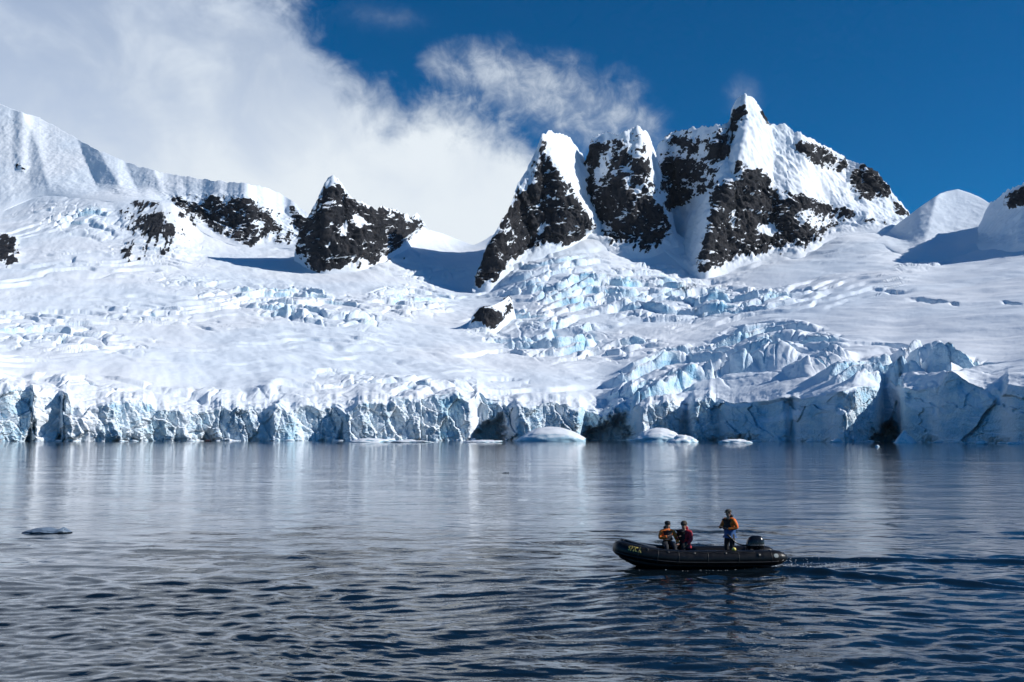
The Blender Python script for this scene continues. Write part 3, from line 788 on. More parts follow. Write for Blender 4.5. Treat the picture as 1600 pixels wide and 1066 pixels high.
# ---- mountains: reliefs standing on the glacier's upper edge
def mountain(name, label, ridge, base, k_face, ribs=(), amp=1.0, flute=1.0, srough=0.38, res_px=1.25, back=1.3, deep=420.0, yoff=0.0, crest=11.0, seed=0, snow_k=None, warp=0.0):
    x0, x1 = ridge[0][0], ridge[-1][0]
    lo, hi = max(x0, -30), min(x1, 1630)
    xs = np.concatenate([np.arange(x0, lo, 6.0), np.arange(lo, hi, res_px), np.arange(hi, x1 + 0.1, 6.0)])
    nx = len(xs)
    yb = blur(pl(base)(xs), 3, 0)
    yr = pl(ridge)(xs)
    yr = yr + crest * (fbm2(xs / 16.0, xs * 0 + seed, 5, 0.7, seed + 1) - 0.1) * np.clip((yb - yr) / 30.0, 0, 1)
    yr = np.minimum(yr, yb - 1.0)
    ny = int(max(24, (yb - yr).max() / res_px))
    v = np.linspace(0, 1, ny)[:, None]
    x = np.repeat(xs[None], ny, 0)
    y = yb[None] + (yr - yb)[None] * v
    Yb = blur(Yg(xs, yb), 8, 0)
    rk = rock_mask(x, y)
    rkb = blur(blur(rk, 3, 0), 3, 1)
    h = yb[None] - y
    dy = np.diff(y, axis=0, prepend=y[:1])
    kk = k_face * (1.0 - 0.45 * rkb) if snow_k is None else snow_k * (1 - rkb) + k_face * 0.55 * rkb
    Y = Yb[None] + np.cumsum(-dy * kk, axis=0) + yoff * sstep(0, 40, h)
    if ribs:
        rel = np.full(x.shape, 1e9)
        for pts, off, right, left in ribs:
            pts = sorted((b, a) for a, b in pts)
            xa = np.interp(y, [q[0] for q in pts], [q[1] for q in pts]) + 4 * fbm2(y / 25, y * 0 + pts[0][1], 2, 0.5, seed + 3)
            d = x - xa
            rel = np.minimum(rel, off + right * np.maximum(d, 0) + left * np.maximum(-d, 0))
        rel = np.minimum(rel, 320)
        rel = blur(blur(rel, 1, 0), 1, 1)
        Y = Y + rel * sstep(0, 28, h)
    Pm = at(x, y, Y)
    n = grid_normals(Pm)
    n = np.where(np.sum(n * np.stack([-Pm[..., 0], -Pm[..., 1], np.zeros_like(Y)], -1), -1, keepdims=True) < 0, -n, n)
    rough = (srough + (1 - srough) * rkb) * amp
    tl = Pm.copy(); tl[..., 0] += 0.35 * Pm[..., 2]
    d = rough * (17.0 * fbm3(tl, (62, 62, 150), 4, 0.55, seed + 501, ridged=True) + 8.0 * fbm3(Pm, (24, 24, 34), 3, 0.6, seed + 511, ridged=True)) + amp * 3.0 * rkb * fbm3(Pm, (9, 9, 8), 2, 0.65, seed + 521, ridged=True) + amp * 7.0 * rkb * fbm3(tl, (20, 24, 110), 3, 0.6, seed + 525, ridged=True)
    d += flute * (1 - rkb) * (7.0 * fbm3(tl, (30, 60, 170), 3, 0.5, seed + 531, ridged=True) + 2.0 * fbm3(Pm, (8, 30, 70), 2, 0.55, seed + 535, ridged=True))
    # stepped ledges in rock
    led = (Pm[..., 2] + 0.30 * Pm[..., 0]) / 23.0 + 2.6 * fbm3(Pm, (60, 60, 45), 3, 0.55, seed + 541)
    lf = led - np.floor(led)
    d += rkb * amp * 3.2 * (0.5 - sstep(0.0, 0.75, lf) + sstep(0.8, 1.0, lf) * 0.5)
    side = sstep(0, 10, xs - x0) * sstep(0, 10, x1 - xs) if x0 > -340 and x1 < 1940 else np.ones(nx)
    d = d * sstep(0, 16, h) * side[None] * (0.35 + 0.65 * sstep(0, 14, y - yr[None]))
    Pm = Pm + n * d[..., None]
    nn = grid_normals(Pm)
    up = np.abs(nn[..., 2])
    upb = blur(blur(up, 1, 0), 1, 1)
    rockv = rock_field(x, y, rk, up * 0.6 + upb * 0.4, rkb, seed + 551)
    # the foot goes down into the snow; behind the crest the mountain falls away
    foot = Pm[0] + np.array([0, 6.0, -45.0])
    top = Pm[-1]
    def shift(dY, dZ):
        return top + np.stack([top[:, 0] / top[:, 1] * dY, np.full(nx, dY), np.full(nx, -dZ)], -1)
    Pm = np.concatenate([foot[None], Pm] + [shift(a, a * back)[None] for a in (4, 14, 60, deep * 0.5, deep)], 0)
    Pm[..., 2] = np.maximum(Pm[..., 2], -2.0)
    rockv = np.concatenate([rockv[:1], rockv, np.repeat(rockv[-1:] * 0.4, 5, 0)], 0)
    ice = np.concatenate([up[:1], up, np.repeat(up[-1:], 5, 0)], 0) * 0
    ice += 0.25 * sstep(0.1, 0.4, fbm2(Pm[..., 0] / 60, Pm[..., 2] / 25, 3, 0.5, seed + 561))
    o = link(name, grid_mesh(name, Pm, {'rock': rockv, 'ice': ice}), 'snow_ice_rock')
    return tag(o, label, kind='structure')

mountain('snow_ridge', 'hazy snow covered ridge with a grey rock band under its crest',
         [(-350, 105), (-150, 130), (0, 163), (20, 172), (60, 184), (100, 206), (150, 234), (200, 255), (250, 270), (300, 278), (340, 284), (385, 287), (420, 295), (450, 310), (480, 334), (510, 362)],
         [(-350, 335), (0, 332), (60, 306), (120, 312), (180, 316), (230, 318), (265, 332), (300, 354), (340, 376), (385, 390), (440, 388), (475, 390), (510, 392)],
         2.4, ribs=[([(30, 165), (60, 230), (75, 290)], 0, 1.2, .4), ([(150, 230), (200, 310)], 60, .8, .8), ([(240, 265), (265, 330)], 40, .8, 1.0), ([(385, 280), (400, 390)], 30, 1.2, .4), ([(-150, 130), (-100, 330)], 0, .6, .6)], snow_k=2.6, seed=2, amp=0.9, flute=0.10, srough=0.22, crest=5.0)
mountain('rock_peak', 'lone dark pyramid of rock with a snowy tip beside the saddle',
         [(460, 396), (470, 372), (476, 354), (487, 331), (498, 312), (506, 291), (514, 281), (521, 277), (529, 283), (540, 300), (548, 311), (572, 321), (588, 330), (597, 324), (630, 334), (640, 340), (650, 335), (660, 344), (668, 357), (676, 364)],
         [(460, 402), (470, 412), (490, 428), (520, 428), (560, 425), (600, 415), (630, 395), (668, 366), (676, 366)], 1.1,
         ribs=[([(521, 277), (512, 350), (495, 425)], 0, .55, .8), ([(598, 324), (575, 380), (570, 420)], 45, .7, .5), ([(655, 338), (640, 360)], 75, .6, .4)], seed=8, yoff=-25, amp=1.25)
mountain('rock_tower', 'steep dark tower with a sunlit snow face above the shaded saddle',
         [(738, 446), (745, 436), (752, 412), (765, 380), (790, 335), (805, 300), (825, 262), (838, 236), (847, 212), (855, 207), (866, 208), (885, 213), (900, 229), (913, 248), (920, 275), (928, 320), (938, 350)],
         [(738, 452), (745, 462), (775, 452), (790, 432), (805, 417), (840, 404), (880, 393), (905, 380), (938, 366)], 1.0,
         ribs=[([(848, 207), (848, 229), (861, 252), (875, 278), (884, 307), (904, 327), (924, 353), (940, 380)], 0, 1.7, .55), ([(800, 300), (790, 380), (770, 440)], 35, .7, .7)], seed=12, yoff=-30, snow_k=1.25, amp=1.2)
mountain('rock_tower', 'twin topped rock tower between the lone tower and the summit massif',
         [(884, 330), (900, 290), (914, 258), (921, 240), (926, 216), (940, 208), (965, 213), (985, 203), (997, 199), (1011, 209), (1022, 235), (1030, 258), (1044, 320), (1060, 372)],
         [(884, 380), (906, 378), (925, 370), (945, 388), (960, 402), (1010, 408), (1040, 394), (1060, 382)], 0.9,
         ribs=[([(998, 200), (1005, 260), (1020, 300), (1042, 352), (1045, 390)], 0, 1.6, .5), ([(938, 208), (940, 260), (932, 330), (940, 380)], 25, .9, 1.0)], seed=16, yoff=25, snow_k=1.05, amp=1.2)
mountain('summit_massif', 'highest snowy massif with a sharp spire and a dark rock face',
         [(985, 330), (1000, 290), (1020, 248), (1030, 226), (1050, 208), (1080, 203), (1120, 197), (1139, 192), (1146, 168), (1154, 153), (1164, 147), (1172, 154), (1185, 165), (1195, 180), (1201, 195), (1225, 197), (1245, 207), (1270, 221), (1300, 235), (1325, 252), (1350, 259), (1370, 271), (1385, 291), (1400, 310), (1420, 335), (1432, 352)],
         [(985, 380), (1005, 385), (1040, 392), (1075, 425), (1093, 440), (1130, 428), (1200, 408), (1260, 402), (1300, 374), (1350, 364), (1390, 366), (1432, 362)], 1.05,
         ribs=[([(1166, 147), (1165, 200), (1150, 260), (1135, 300), (1112, 345), (1095, 430)], 0, .5, 2.6), ([(1230, 197), (1290, 270), (1345, 330), (1385, 400)], 40, 1.1, .25), ([(1350, 259), (1378, 330), (1390, 380)], 85, 1.0, .9), ([(1050, 205), (1040, 320), (1030, 420)], 190, .7, .5)],
         seed=20, yoff=-5, snow_k=1.35, amp=1.15)
mountain('snow_dome', 'smooth rounded snow dome beside the summit massif',
         [(1366, 378), (1384, 366), (1400, 352), (1420, 337), (1440, 322), (1458, 310), (1468, 303), (1480, 299), (1497, 296), (1515, 302), (1530, 308), (1545, 317), (1565, 326), (1590, 350)],
         [(1366, 380), (1384, 386), (1400, 396), (1420, 406), (1450, 410), (1490, 403), (1530, 390), (1560, 380), (1590, 380)], 2.6, ribs=[([(1465, 300), (1440, 400)], 0, .25, 1.2)], seed=24, amp=0.35, flute=0.12, crest=0.6, yoff=60)
mountain('rock_peak', 'dark rocky shoulder rising at the right edge above a shadowed slope',
         [(1512, 386), (1530, 356), (1540, 331), (1548, 317), (1560, 310), (1575, 299), (1600, 287), (1640, 262), (1720, 225), (1950, 190)],
         [(1512, 388), (1532, 390), (1545, 392), (1600, 392), (1700, 400), (1950, 415)], 1.7, ribs=[([(1600, 287), (1590, 390)], 0, .2, 1.3)], seed=28, amp=0.9, flute=0.3, yoff=10)
mountain('rock_outcrop', 'small dark rock outcrop poking out of the glacier below the tower',
         [(730, 512), (738, 496), (750, 483), (770, 478), (786, 470), (794, 463), (800, 472), (806, 496)],
         [(730, 518), (745, 520), (765, 524), (785, 515), (806, 500)], 1.5, seed=32, amp=0.7, crest=1.5, yoff=-14, res_px=1.1, deep=30.0, back=0.9)

# ================================================================== SEA
BX, BY = on_sea(1097, 889.5)                  # where the boat floats (its near waterline)
BY += 0.95
def sea_z(X, Y, fade=None):
    wxx = X + 1.2 * perlin2(X / 9, Y / 9, 901); wyy = Y + 1.2 * perlin2(X / 9 + 40, Y / 9, 902)
    z = 0
    for i, (lam, amp, an, rot) in enumerate(((11.0, .040, 1.5, 8), (5.0, .040, 1.7, -12), (2.3, .050, 1.9, 10), (1.1, .060, 1.9, -7), (0.55, .042, 1.8, 6), (0.27, .017, 1.6, -9))):
        c_, s_ = math.cos(R(rot)), math.sin(R(rot))
        u = (wxx * c_ + wyy * s_) / (lam * an); q = (wyy * c_ - wxx * s_) / lam
        n = perlin2(u, q, 960 + i)
        a = amp
        if i >= 2:
            a = amp * (0.45 + 0.9 * sstep(-0.25, 0.35, perlin2(X / 17 + 3 * i, Y / 11, 930 + i)))
        if fade is not None:
            a = a * sstep(1.6, 4.0, lam / fade)
        z = z + a * n
    # wake: two low ridges running back from the stern, with a trough between them
    def ridge(x0, y0, x1, y1, hgt, wd, tail):
        dx, dy = x1 - x0, y1 - y0
        L = math.hypot(dx, dy)
        t = ((X - x0) * dx + (Y - y0) * dy) / L
        d = ((Y - y0) * dx - (X - x0) * dy) / L + 0.12 * perlin2(t / 1.6, t * 0 + y0, 955)
        e = sstep(-0.6, 0.6, t) * np.exp(-np.maximum(t, 0) / tail)
        return hgt * e * (np.exp(-(d / wd) ** 2) - 0.6 * np.exp(-((d - 2.2 * wd) / (1.3 * wd)) ** 2))
    near = (np.abs(X - BX) < 60) & (np.abs(Y - BY) < 40)
    if np.any(near):
        z = z + np.where(near, ridge(BX + 2.6, BY + 1.3, BX + 12.0, BY + 0.9, .16, .36, 40) + ridge(BX + 2.2, BY - 1.2, BX + 12, BY - 7.5, .14, .38, 25)
                         + ridge(BX + 1.5, BY - 1.15, BX + 12, BY - 5.0, .05, .25, 9) + ridge(BX - 1.6, BY - 0.95, BX + 5, BY - 4.6, .045, .3, 6), 0)
        calm = np.exp(-(((X - BX) / 3.2) ** 4 + ((Y - BY) / 1.1) ** 4))
        z = z * (1 - 0.8 * calm)
    return z

ss = np.concatenate([-np.linspace(1.7, 0.60, 24)[:-1], np.linspace(-0.60, 0.60, 860), np.linspace(0.60, 1.7, 24)[1:]])
yrow = np.concatenate([np.linspace(1130, 760, 400)[:-1], np.linspace(760, 686.5, 110)])
Yrow = CAMH * FPX / (yrow - YH)
Yrow = np.concatenate([[-4000, -1500, -500, -150, -40, 0, 8, 12.5], Yrow, [1600, 2500, 5000, 9000]])
dYr = np.gradient(Yrow)
XS = ss[None] * np.maximum(Yrow, 8)[:, None] + ss[None] * np.maximum(8 - Yrow, 0)[:, None] * 1.6
YS = np.repeat(Yrow[:, None], len(ss), 1)
ZS = sea_z(XS, YS, np.maximum(dYr[:, None], 1.4 * (1.2 / 860) * np.maximum(YS, 8)))
o = link('sea', grid_mesh('sea', np.stack([XS, YS, ZS], -1)), 'sea_water')
tag(o, 'dark rippled sea reflecting the glacier', kind='structure')

# ================================================================== FLOATING ICE
def ico(sub=3):
    bm = bmesh.new()
    bmesh.ops.create_icosphere(bm, subdivisions=sub, radius=1.0)
    V = np.array([v_.co[:] for v_ in bm.verts]); F = np.array([[q.index for q in f.verts] for f in bm.faces])
    bm.free()
    return V, F

def ice_lump(name, size, seed, mat, shape=None, sub=4, rough=0.28, flat=-0.25, sink=0.25):
    V, F = ico(sub)
    d = 1 + rough * (fbm3(V + seed * 3.1, (.9, .9, .9), 4, 0.55, seed) * 1.6) + rough * 0.5 * fbm3(V + seed, (.28, .28, .28), 2, 0.5, seed + 50, ridged=True)
    V = V * d[:, None]
    if shape is not None:
        V = shape(V)
    V[:, 2] = np.maximum(V[:, 2], flat)
    V = V * np.array(size)
    V[:, 2] -= sink * size[2] * 0
    return link(name, np_mesh(name, V, F, True), mat)

def put(o, x, y, dz=0.0, rz=0.0):
    X, Y = on_sea(x, y)
    o.location = (X, Y, dz)
    o.rotation_euler = (0, 0, rz)
    return o

# the smooth dome and the rubble mound at the foot of the cliff
def dome_shape(V):
    r = np.hypot(V[:, 0], V[:, 1])
    V = V.copy()
    V[:, 2] = np.where(V[:, 2] > 0, V[:, 2] * (0.9 - 0.35 * np.clip(V[:, 0], -1, 1) ** 2) , V[:, 2])
    return V
o = put(ice_lump('iceberg', (27, 15, 13.0), 3, 'berg_ice', dome_shape, 5, 0.10, -0.15), 862, 690.2)
tag(o, 'smooth rounded white iceberg dome against the foot of the ice cliff', 'iceberg')
o = put(ice_lump('iceberg', (19, 11, 11.0), 9, 'berg_ice', dome_shape, 5, 0.16, -0.15), 1030, 690.4)
tag(o, 'grounded white ice mound with a rubbly tail below the blue cliff face', 'iceberg')
def cone_shape(V):
    V = V.copy(); k_ = np.clip(1.15 - 0.8 * np.maximum(V[:, 2], 0), 0.12, 1.2)
    V[:, 0] *= k_; V[:, 1] *= k_
    return V
o = put(ice_lump('iceberg', (5.6, 5, 7.2), 15, 'berg_ice', cone_shape, 5, 0.30, -0.15), 1414, 692.3)
tag(o, 'small pointed white iceberg beside the dark ice cave', 'iceberg')
for i, (x, y, sx, sz, lab) in enumerate(((577, 691.2, 13, 2.6, 'low white ice floe with a dark notch below the lit cliff'), (642, 691.4, 14, 1.2, 'long thin ice floe with a dark waterline under the lit cliff'),
                                         (1065, 691.4, 9, 4.6, 'rubbly white ice block beside the grounded ice mound'), (1148, 692.3, 10, 2.1, 'flat white floe in front of the shaded blue cliff'),
                                         (1307, 691.8, 4, 2.2, 'white ice lump at the corner of the shaded cliff'), (1533, 694.2, 3.2, 1.4, 'small white floe below the shaded cliff, farther from the frame edge'),
                                         (1583, 694.6, 3.0, 1.2, 'small white floe below the shaded cliff, nearest the frame edge'), (755, 691.2, 12, 1.6, 'white brash floe in front of the dark hollow'),
                                         (1371, 698.5, 0.8, 0.7, 'tiny white ice bit adrift in front of the ice cave'))):
    o = put(ice_lump('ice_floe', (sx, sx * 0.5, sz), 21 + i, 'berg_ice', None, 4, 0.42, -0.12), x, y)
    tag(o, lab, 'ice floe')
proto = [ice_lump('brash_ice_chunk', (1, 0.7, 0.55), 60 + i, 'berg_ice', None, 2, 0.5, -0.15) for i in range(4)]
used = [False] * 4
for i in range(120):
    x = -10 + 1620 * (i + random.random()) / 120
    j_ = int(np.argmin(np.abs(cols - x)))
    Yw = float(np.where(G[:30, max(j_ - 3, 0):j_ + 4, 2] < 5.0, G[:30, max(j_ - 3, 0):j_ + 4, 1], 1e9).min())
    y = YH + CAMH * FPX / (Yw - random.choice((1, 1, 2, 3, 5, 9)))
    k_ = i % 4
    if used[k_]:
        o = proto[k_].copy(); COL.objects.link(o)
    else:
        o = proto[k_]; used[k_] = True
    put(o, x, y, 0.0, random.uniform(0, 6.28))
    s_ = random.choice((1.4, 2.0, 2.8, 4.2)) * (0.7 if x > 1130 else 1.0)
    o.scale = (s_ * random.uniform(1, 1.7), s_, s_ * random.uniform(.5, .9))
    tag(o, 'small white chunk of brash ice afloat along the cliff foot', 'brash ice', 'brash ice along the glacier foot')
def growler_shape(V):
    V = V.copy()
    u = V[:, 0]
    V[:, 2] *= np.interp(u, [-1.2, -.9, -.45, 0.0, .35, .55, .78, .95, 1.2], [.15, .25, .55, .75, .55, .45, 1.15, .9, .3])
    return V
o = put(ice_lump('growler', (1.12, 0.5, 0.36), 33, 'clear_ice', growler_shape, 5, 0.22, -0.12), 70, 832.5)
tag(o, 'flat grey blue growler of glassy ice adrift in open water', 'growler')
o = put(ice_lump('growler', (0.46, 0.3, 0.20), 37, 'dark_ice', growler_shape, 4, 0.3, -0.12), 790, 739.5)
tag(o, 'tiny dark lump of ice adrift in the open bay', 'growler')

# ================================================================== INFLATABLE BOAT AND PEOPLE
plain('black_rubber', (0.006, 0.006, 0.007), 0.38, 0.35, 6.0, 0.004, 0.35)
plain('grey_rubber', (0.016, 0.017, 0.018), 0.45, 0.3, 9.0, 0.002)
plain('worn_patch', (0.33, 0.37, 0.36), 0.6, 0.35, 14.0)
plain('deck_grey', (0.05, 0.055, 0.06), 0.7, 0.3, 9.0)
plain('cowling_black', (0.006, 0.007, 0.009), 0.25, 0.2, 5.0)
plain('cowling_band', (0.16, 0.18, 0.20), 0.4, 0.2, 20.0)
plain('name_yellow', (0.74, 0.56, 0.14), 0.6, 0.25, 30.0)
plain('yellow_plastic', (0.80, 0.66, 0.16), 0.5, 0.15, 30.0)
plain('rope_grey', (0.02, 0.02, 0.021), 0.8, 0.3, 30.0)
plain('skin', (0.42, 0.25, 0.18), 0.55, 0.15, 18.0)
plain('orange_cloth', (0.80, 0.17, 0.02), 0.75, 0.25, 14.0, 0.01)
plain('navy_cloth', (0.010, 0.012, 0.020), 0.8, 0.35, 12.0, 0.01)
plain('black_cloth', (0.008, 0.008, 0.010), 0.8, 0.35, 12.0, 0.01)
plain('blue_cloth', (0.018, 0.085, 0.25), 0.75, 0.3, 12.0, 0.01)
plain('red_cloth', (0.40, 0.016, 0.03), 0.75, 0.3, 12.0, 0.01)
plain('brown_wool', (0.055, 0.043, 0.032), 0.9, 0.35, 40.0, 0.004)
plain('olive_cap', (0.05, 0.046, 0.038), 0.8, 0.3, 20.0)
plain('lens_black', (0.006, 0.006, 0.008), 0.1, 0.1, 8.0)
plain('white_trim', (0.55, 0.55, 0.52), 0.6, 0.2, 20.0)
plain('lip', (0.30, 0.13, 0.10), 0.6, 0.1, 20.0)
plain('foam_white', (0.75, 0.80, 0.84), 0.7, 0.1, 9.0)

def bez(ctrl, n):
    """Catmull-Rom through control points"""
    c = np.array(ctrl, float)
    c = np.vstack([2 * c[0] - c[1], c, 2 * c[-1] - c[-2]])
    out_ = []
    for i in range(1, len(c) - 2):
        t = np.linspace(0, 1, n, endpoint=False)[:, None]
        p0, p1, p2, p3 = c[i - 1:i + 3]
        out_.append(0.5 * (2 * p1 + (p2 - p0) * t + (2 * p0 - 5 * p1 + 4 * p2 - p3) * t ** 2 + (3 * p1 - p0 - 3 * p2 + p3) * t ** 3))
    out_.append(c[-2][None])
    return np.vstack(out_)

def sweep_mesh(name, path, rad, seg=20, cap=True):
    path = np.array(path, float); n = len(path)
    rad = np.broadcast_to(np.asarray(rad, float), (n,))
    tan = np.gradient(path, axis=0); tan /= np.linalg.norm(tan, axis=1, keepdims=True) + 1e-9
    up = np.tile(np.array([0, 0, 1.0]), (n, 1))
    sd = np.cross(tan, up); ln = np.linalg.norm(sd, axis=1, keepdims=True)
    sd = np.where(ln > 1e-3, sd / np.maximum(ln, 1e-6), np.array([1.0, 0, 0]))
    up = np.cross(sd, tan)
    a = np.linspace(0, 2 * np.pi, seg, endpoint=False)
    V = path[:, None] + rad[:, None, None] * (np.cos(a)[None, :, None] * sd[:, None] + np.sin(a)[None, :, None] * up[:, None])
    i = np.arange(n * seg).reshape(n, seg)
    F = np.stack([i[:-1], np.roll(i, -1, 1)[:-1], np.roll(i, -1, 1)[1:], i[1:]], -1).reshape(-1, 4).tolist()
    if cap:
        F += [i[0][::-1].tolist(), i[-1].tolist()]
    me = bpy.data.meshes.new(name)
    me.from_pydata(V.reshape(-1, 3).tolist(), [], F)
    me.polygons.foreach_set('use_smooth', [True] * len(F))
    me.update()
    return me

def bm_mesh(name, fn, smooth=True):
    bm = bmesh.new()
    fn(bm)
    bmesh.ops.recalc_face_normals(bm, faces=bm.faces[:])
    me = bpy.data.meshes.new(name)
    bm.to_mesh(me); bm.free()
    me.polygons.foreach_set('use_smooth', [smooth] * len(me.polygons))
    return me

def loft(bm, rings, closed=True, cap=True):
    vs = [[bm.verts.new(p) for p in r] for r in rings]
    n = len(rings[0])
    for a, b in zip(vs[:-1], vs[1:]):
        for i in range(n if closed else n - 1):
            bm.faces.new((a[i], a[(i + 1) % n], b[(i + 1) % n], b[i]))
    if cap and closed:
        bm.faces.new(vs[0][::-1]); bm.faces.new(vs[-1])

def ellring(cx, cy, cz, rx, ry, n=20, pw=2.0, ax='z'):
    r = []
    for k in range(n):
        a = 2 * math.pi * k / n
        c_, s_ = math.cos(a), math.sin(a)
        u = math.copysign(abs(c_) ** (2 / pw), c_) * rx; q = math.copysign(abs(s_) ** (2 / pw), s_) * ry
        r.append((cx + u, cy + q, cz) if ax == 'z' else (cx, cy + u, cz + q))
    return r

# ---- boat, bow towards -x, near side towards -y; z = 0 is the waterline
HB, TR = 0.72, 0.275
near_ctrl = [(2.98, -HB, .37), (2.86, -HB, .365), (2.72, -HB, .355), (2.5, -HB, .345), (2.0, -HB, .335), (1.0, -HB, .33), (0.0, -HB, .33), (-0.9, -HB, .345), (-1.6, -HB + .03, .40), (-2.15, -HB + .13, .475), (-2.52, -HB + .30, .545), (-2.76, -HB + .52, .60), (-2.83, 0, .615)]
near_path = bez(near_ctrl, 8)
rad_n = np.interp(np.arange(len(near_path)), [0, 8, 16, 24, 32, 80, 96], [.03, .14, .22, .262, TR, TR, .262])
full_path = np.vstack([near_path[:-1], (near_path * np.array([1, -1, 1]))[::-1]])
full_rad = np.concatenate([rad_n[:-1], rad_n[::-1]])
boat = empty('inflatable_boat', (BX + .07, BY, 0), R(1.5))
boat.scale = (.975, 1, 1)
tag(boat, 'black inflatable boat lettered SPICA carrying three people across the bay', 'inflatable boat', 'inflatable boats')
tube = link('buoyancy_tube', sweep_mesh('buoyancy_tube', full_path, full_rad, 28), 'black_rubber', boat)

def tube_pt(t, ang, off=0.0):
    """point on the near tube: t indexes near_path, ang from outward horizontal (0) up (90)"""
    i = min(int(t), len(near_path) - 2); f = t - i
    p = near_path[i] * (1 - f) + near_path[i + 1] * f
    d = near_path[i + 1] - near_path[i]; d = d / np.linalg.norm(d)
    r = rad_n[i] * (1 - f) + rad_n[i + 1] * f + off
    sd = np.cross(d, [0, 0, 1.0]); sd /= np.linalg.norm(sd)
    if sd[1] > 0:
        sd = -sd
    upv = np.cross(sd, d); upv = upv if upv[2] > 0 else -upv
    return p + r * (math.cos(R(ang)) * sd + math.sin(R(ang)) * upv)

def near_line(name, ang, off, rad, t0=30, t1=92, wob=0.0, mirror=False, parent=boat, mat='grey_rubber'):
    pts_ = np.array([tube_pt(t, ang + wob * math.sin(t * 1.55), off) for t in np.arange(t0, t1, 0.5)])
    if mirror:
        pts_ = pts_ * np.array([1, -1, 1])
    return link(name, sweep_mesh(name, pts_, rad, 6), mat, parent)
for mir in (False, True):
    near_line('rubbing_strake', -22, 0.002, 0.022, 22, 95, 0, mir, tube)
    near_line('grab_line', 50, 0.012, 0.008, 34, 92, 5.0, mir, tube, 'rope_grey')
near_line('lower_strake', -58, 0.0, 0.012, 26, 80, 0, False, tube)
for t_ in (27, 38.5, 47, 56, 64, 73):
    ring = np.array([tube_pt(t_, a, 0.003) for a in range(-60, 121, 12)])
    link('seam_band', sweep_mesh('seam_band', ring, 0.010, 6), 'grey_rubber', tube)
for t_, a_ in ((33, 30), (42, 48), (51, 48), (60, 48), (69, 48), (78, 48)):
    c0 = tube_pt(t_, a_, -0.002); nrm = (tube_pt(t_, a_, 0.1) - c0); nrm /= np.linalg.norm(nrm)
    link('handle_patch', sweep_mesh('handle_patch', [c0, c0 + nrm * 0.012], 0.055 if t_ > 34 else 0.07, 14), 'grey_rubber', tube)
# pale worn patch on the stern cone
def patch_fn(bm):
    g = []
    for t_ in np.linspace(21.5, 25.5, 7):
        g.append([tuple(tube_pt(t_, a_, 0.004)) for a_ in np.linspace(8, 38, 6)])
    vs = [[bm.verts.new(p) for p in r] for r in g]
    for i in range(6):
        for j in range(5):
            if (i, j) not in ((0, 0), (0, 4), (5, 0), (5, 4)):
                bm.faces.new((vs[i][j], vs[i + 1][j], vs[i + 1][j + 1], vs[i][j + 1]))
link('stern_patch', bm_mesh('stern_patch', patch_fn), 'worn_patch', tube)
# hull bottom and floor
def hull_fn(bm):
    rings = []
    for x, hb, zk, ze in ((2.45, .72, -.20, .12), (1.0, .72, -.22, .10), (-.4, .71, -.20, .10), (-1.3, .80, -.16, .12), (-1.9, .74, -.10, .18), (-2.35, .52, .02, .26), (-2.62, .28, .16, .38), (-2.86, .05, .36, .50)):
        rings.append([(x, -hb, ze), (x, -hb * .55, zk * .55 + ze * .2), (x, 0, zk), (x, hb * .55, zk * .55 + ze * .2), (x, hb, ze), (x, 0, ze + .01)])
    loft(bm, rings)
link('hull', bm_mesh('hull', hull_fn), 'black_rubber', boat)
def floor_fn(bm):
    rings = []
    for x, hb, z in ((1.80, .52, .14), (-1.2, .50, .14), (-1.8, .40, .19), (-2.3, .12, .32)):
        rings.append([(x, -hb, z), (x, hb, z), (x, hb, z + .03), (x, -hb, z + .03)])
    loft(bm, rings)
link('floor', bm_mesh('floor', floor_fn, False), 'deck_grey', boat)
def box(bm, x0, x1, y0, y1, z0, z1):
    v_ = [bm.verts.new(p) for p in ((x0, y0, z0), (x1, y0, z0), (x1, y1, z0), (x0, y1, z0), (x0, y0, z1), (x1, y0, z1), (x1, y1, z1), (x0, y1, z1))]
    for f in ((0, 3, 2, 1), (4, 5, 6, 7), (0, 1, 5, 4), (1, 2, 6, 5), (2, 3, 7, 6), (3, 0, 4, 7)):
        bm.faces.new([v_[i] for i in f])
def transom_fn(bm):
    box(bm, 1.80, 1.87, -.62, .62, -.1, .58)
    bmesh.ops.bevel(bm, geom=bm.edges[:], offset=0.012, segments=2, affect='EDGES')
link('transom', bm_mesh('transom', transom_fn, False), 'deck_grey', boat)
# bow dodger: the dark cover stretched between the raised bow tubes
def dodger_fn(bm):
    rings = []
    for x, hb, z in ((-1.55, .60, .60), (-1.95, .56, .68), (-2.3, .46, .77), (-2.6, .26, .85), (-2.74, .10, .86)):
        rings.append([(x, -hb, z), (x, -hb * .5, z + .05), (x, 0, z + .065), (x, hb * .5, z + .05), (x, hb, z), (x, 0, z - .05)])
    loft(bm, rings)
link('bow_cover', bm_mesh('bow_cover', dodger_fn), 'black_rubber', boat)
def bowknob(bm):
    loft(bm, [ellring(-2.72, 0, .84, .10, .14, 14), ellring(-2.72, 0, .90, .09, .13, 14), ellring(-2.72, 0, .925, .05, .08, 14)])
link('bow_pad', bm_mesh('bow_pad', bowknob), 'grey_rubber', boat)
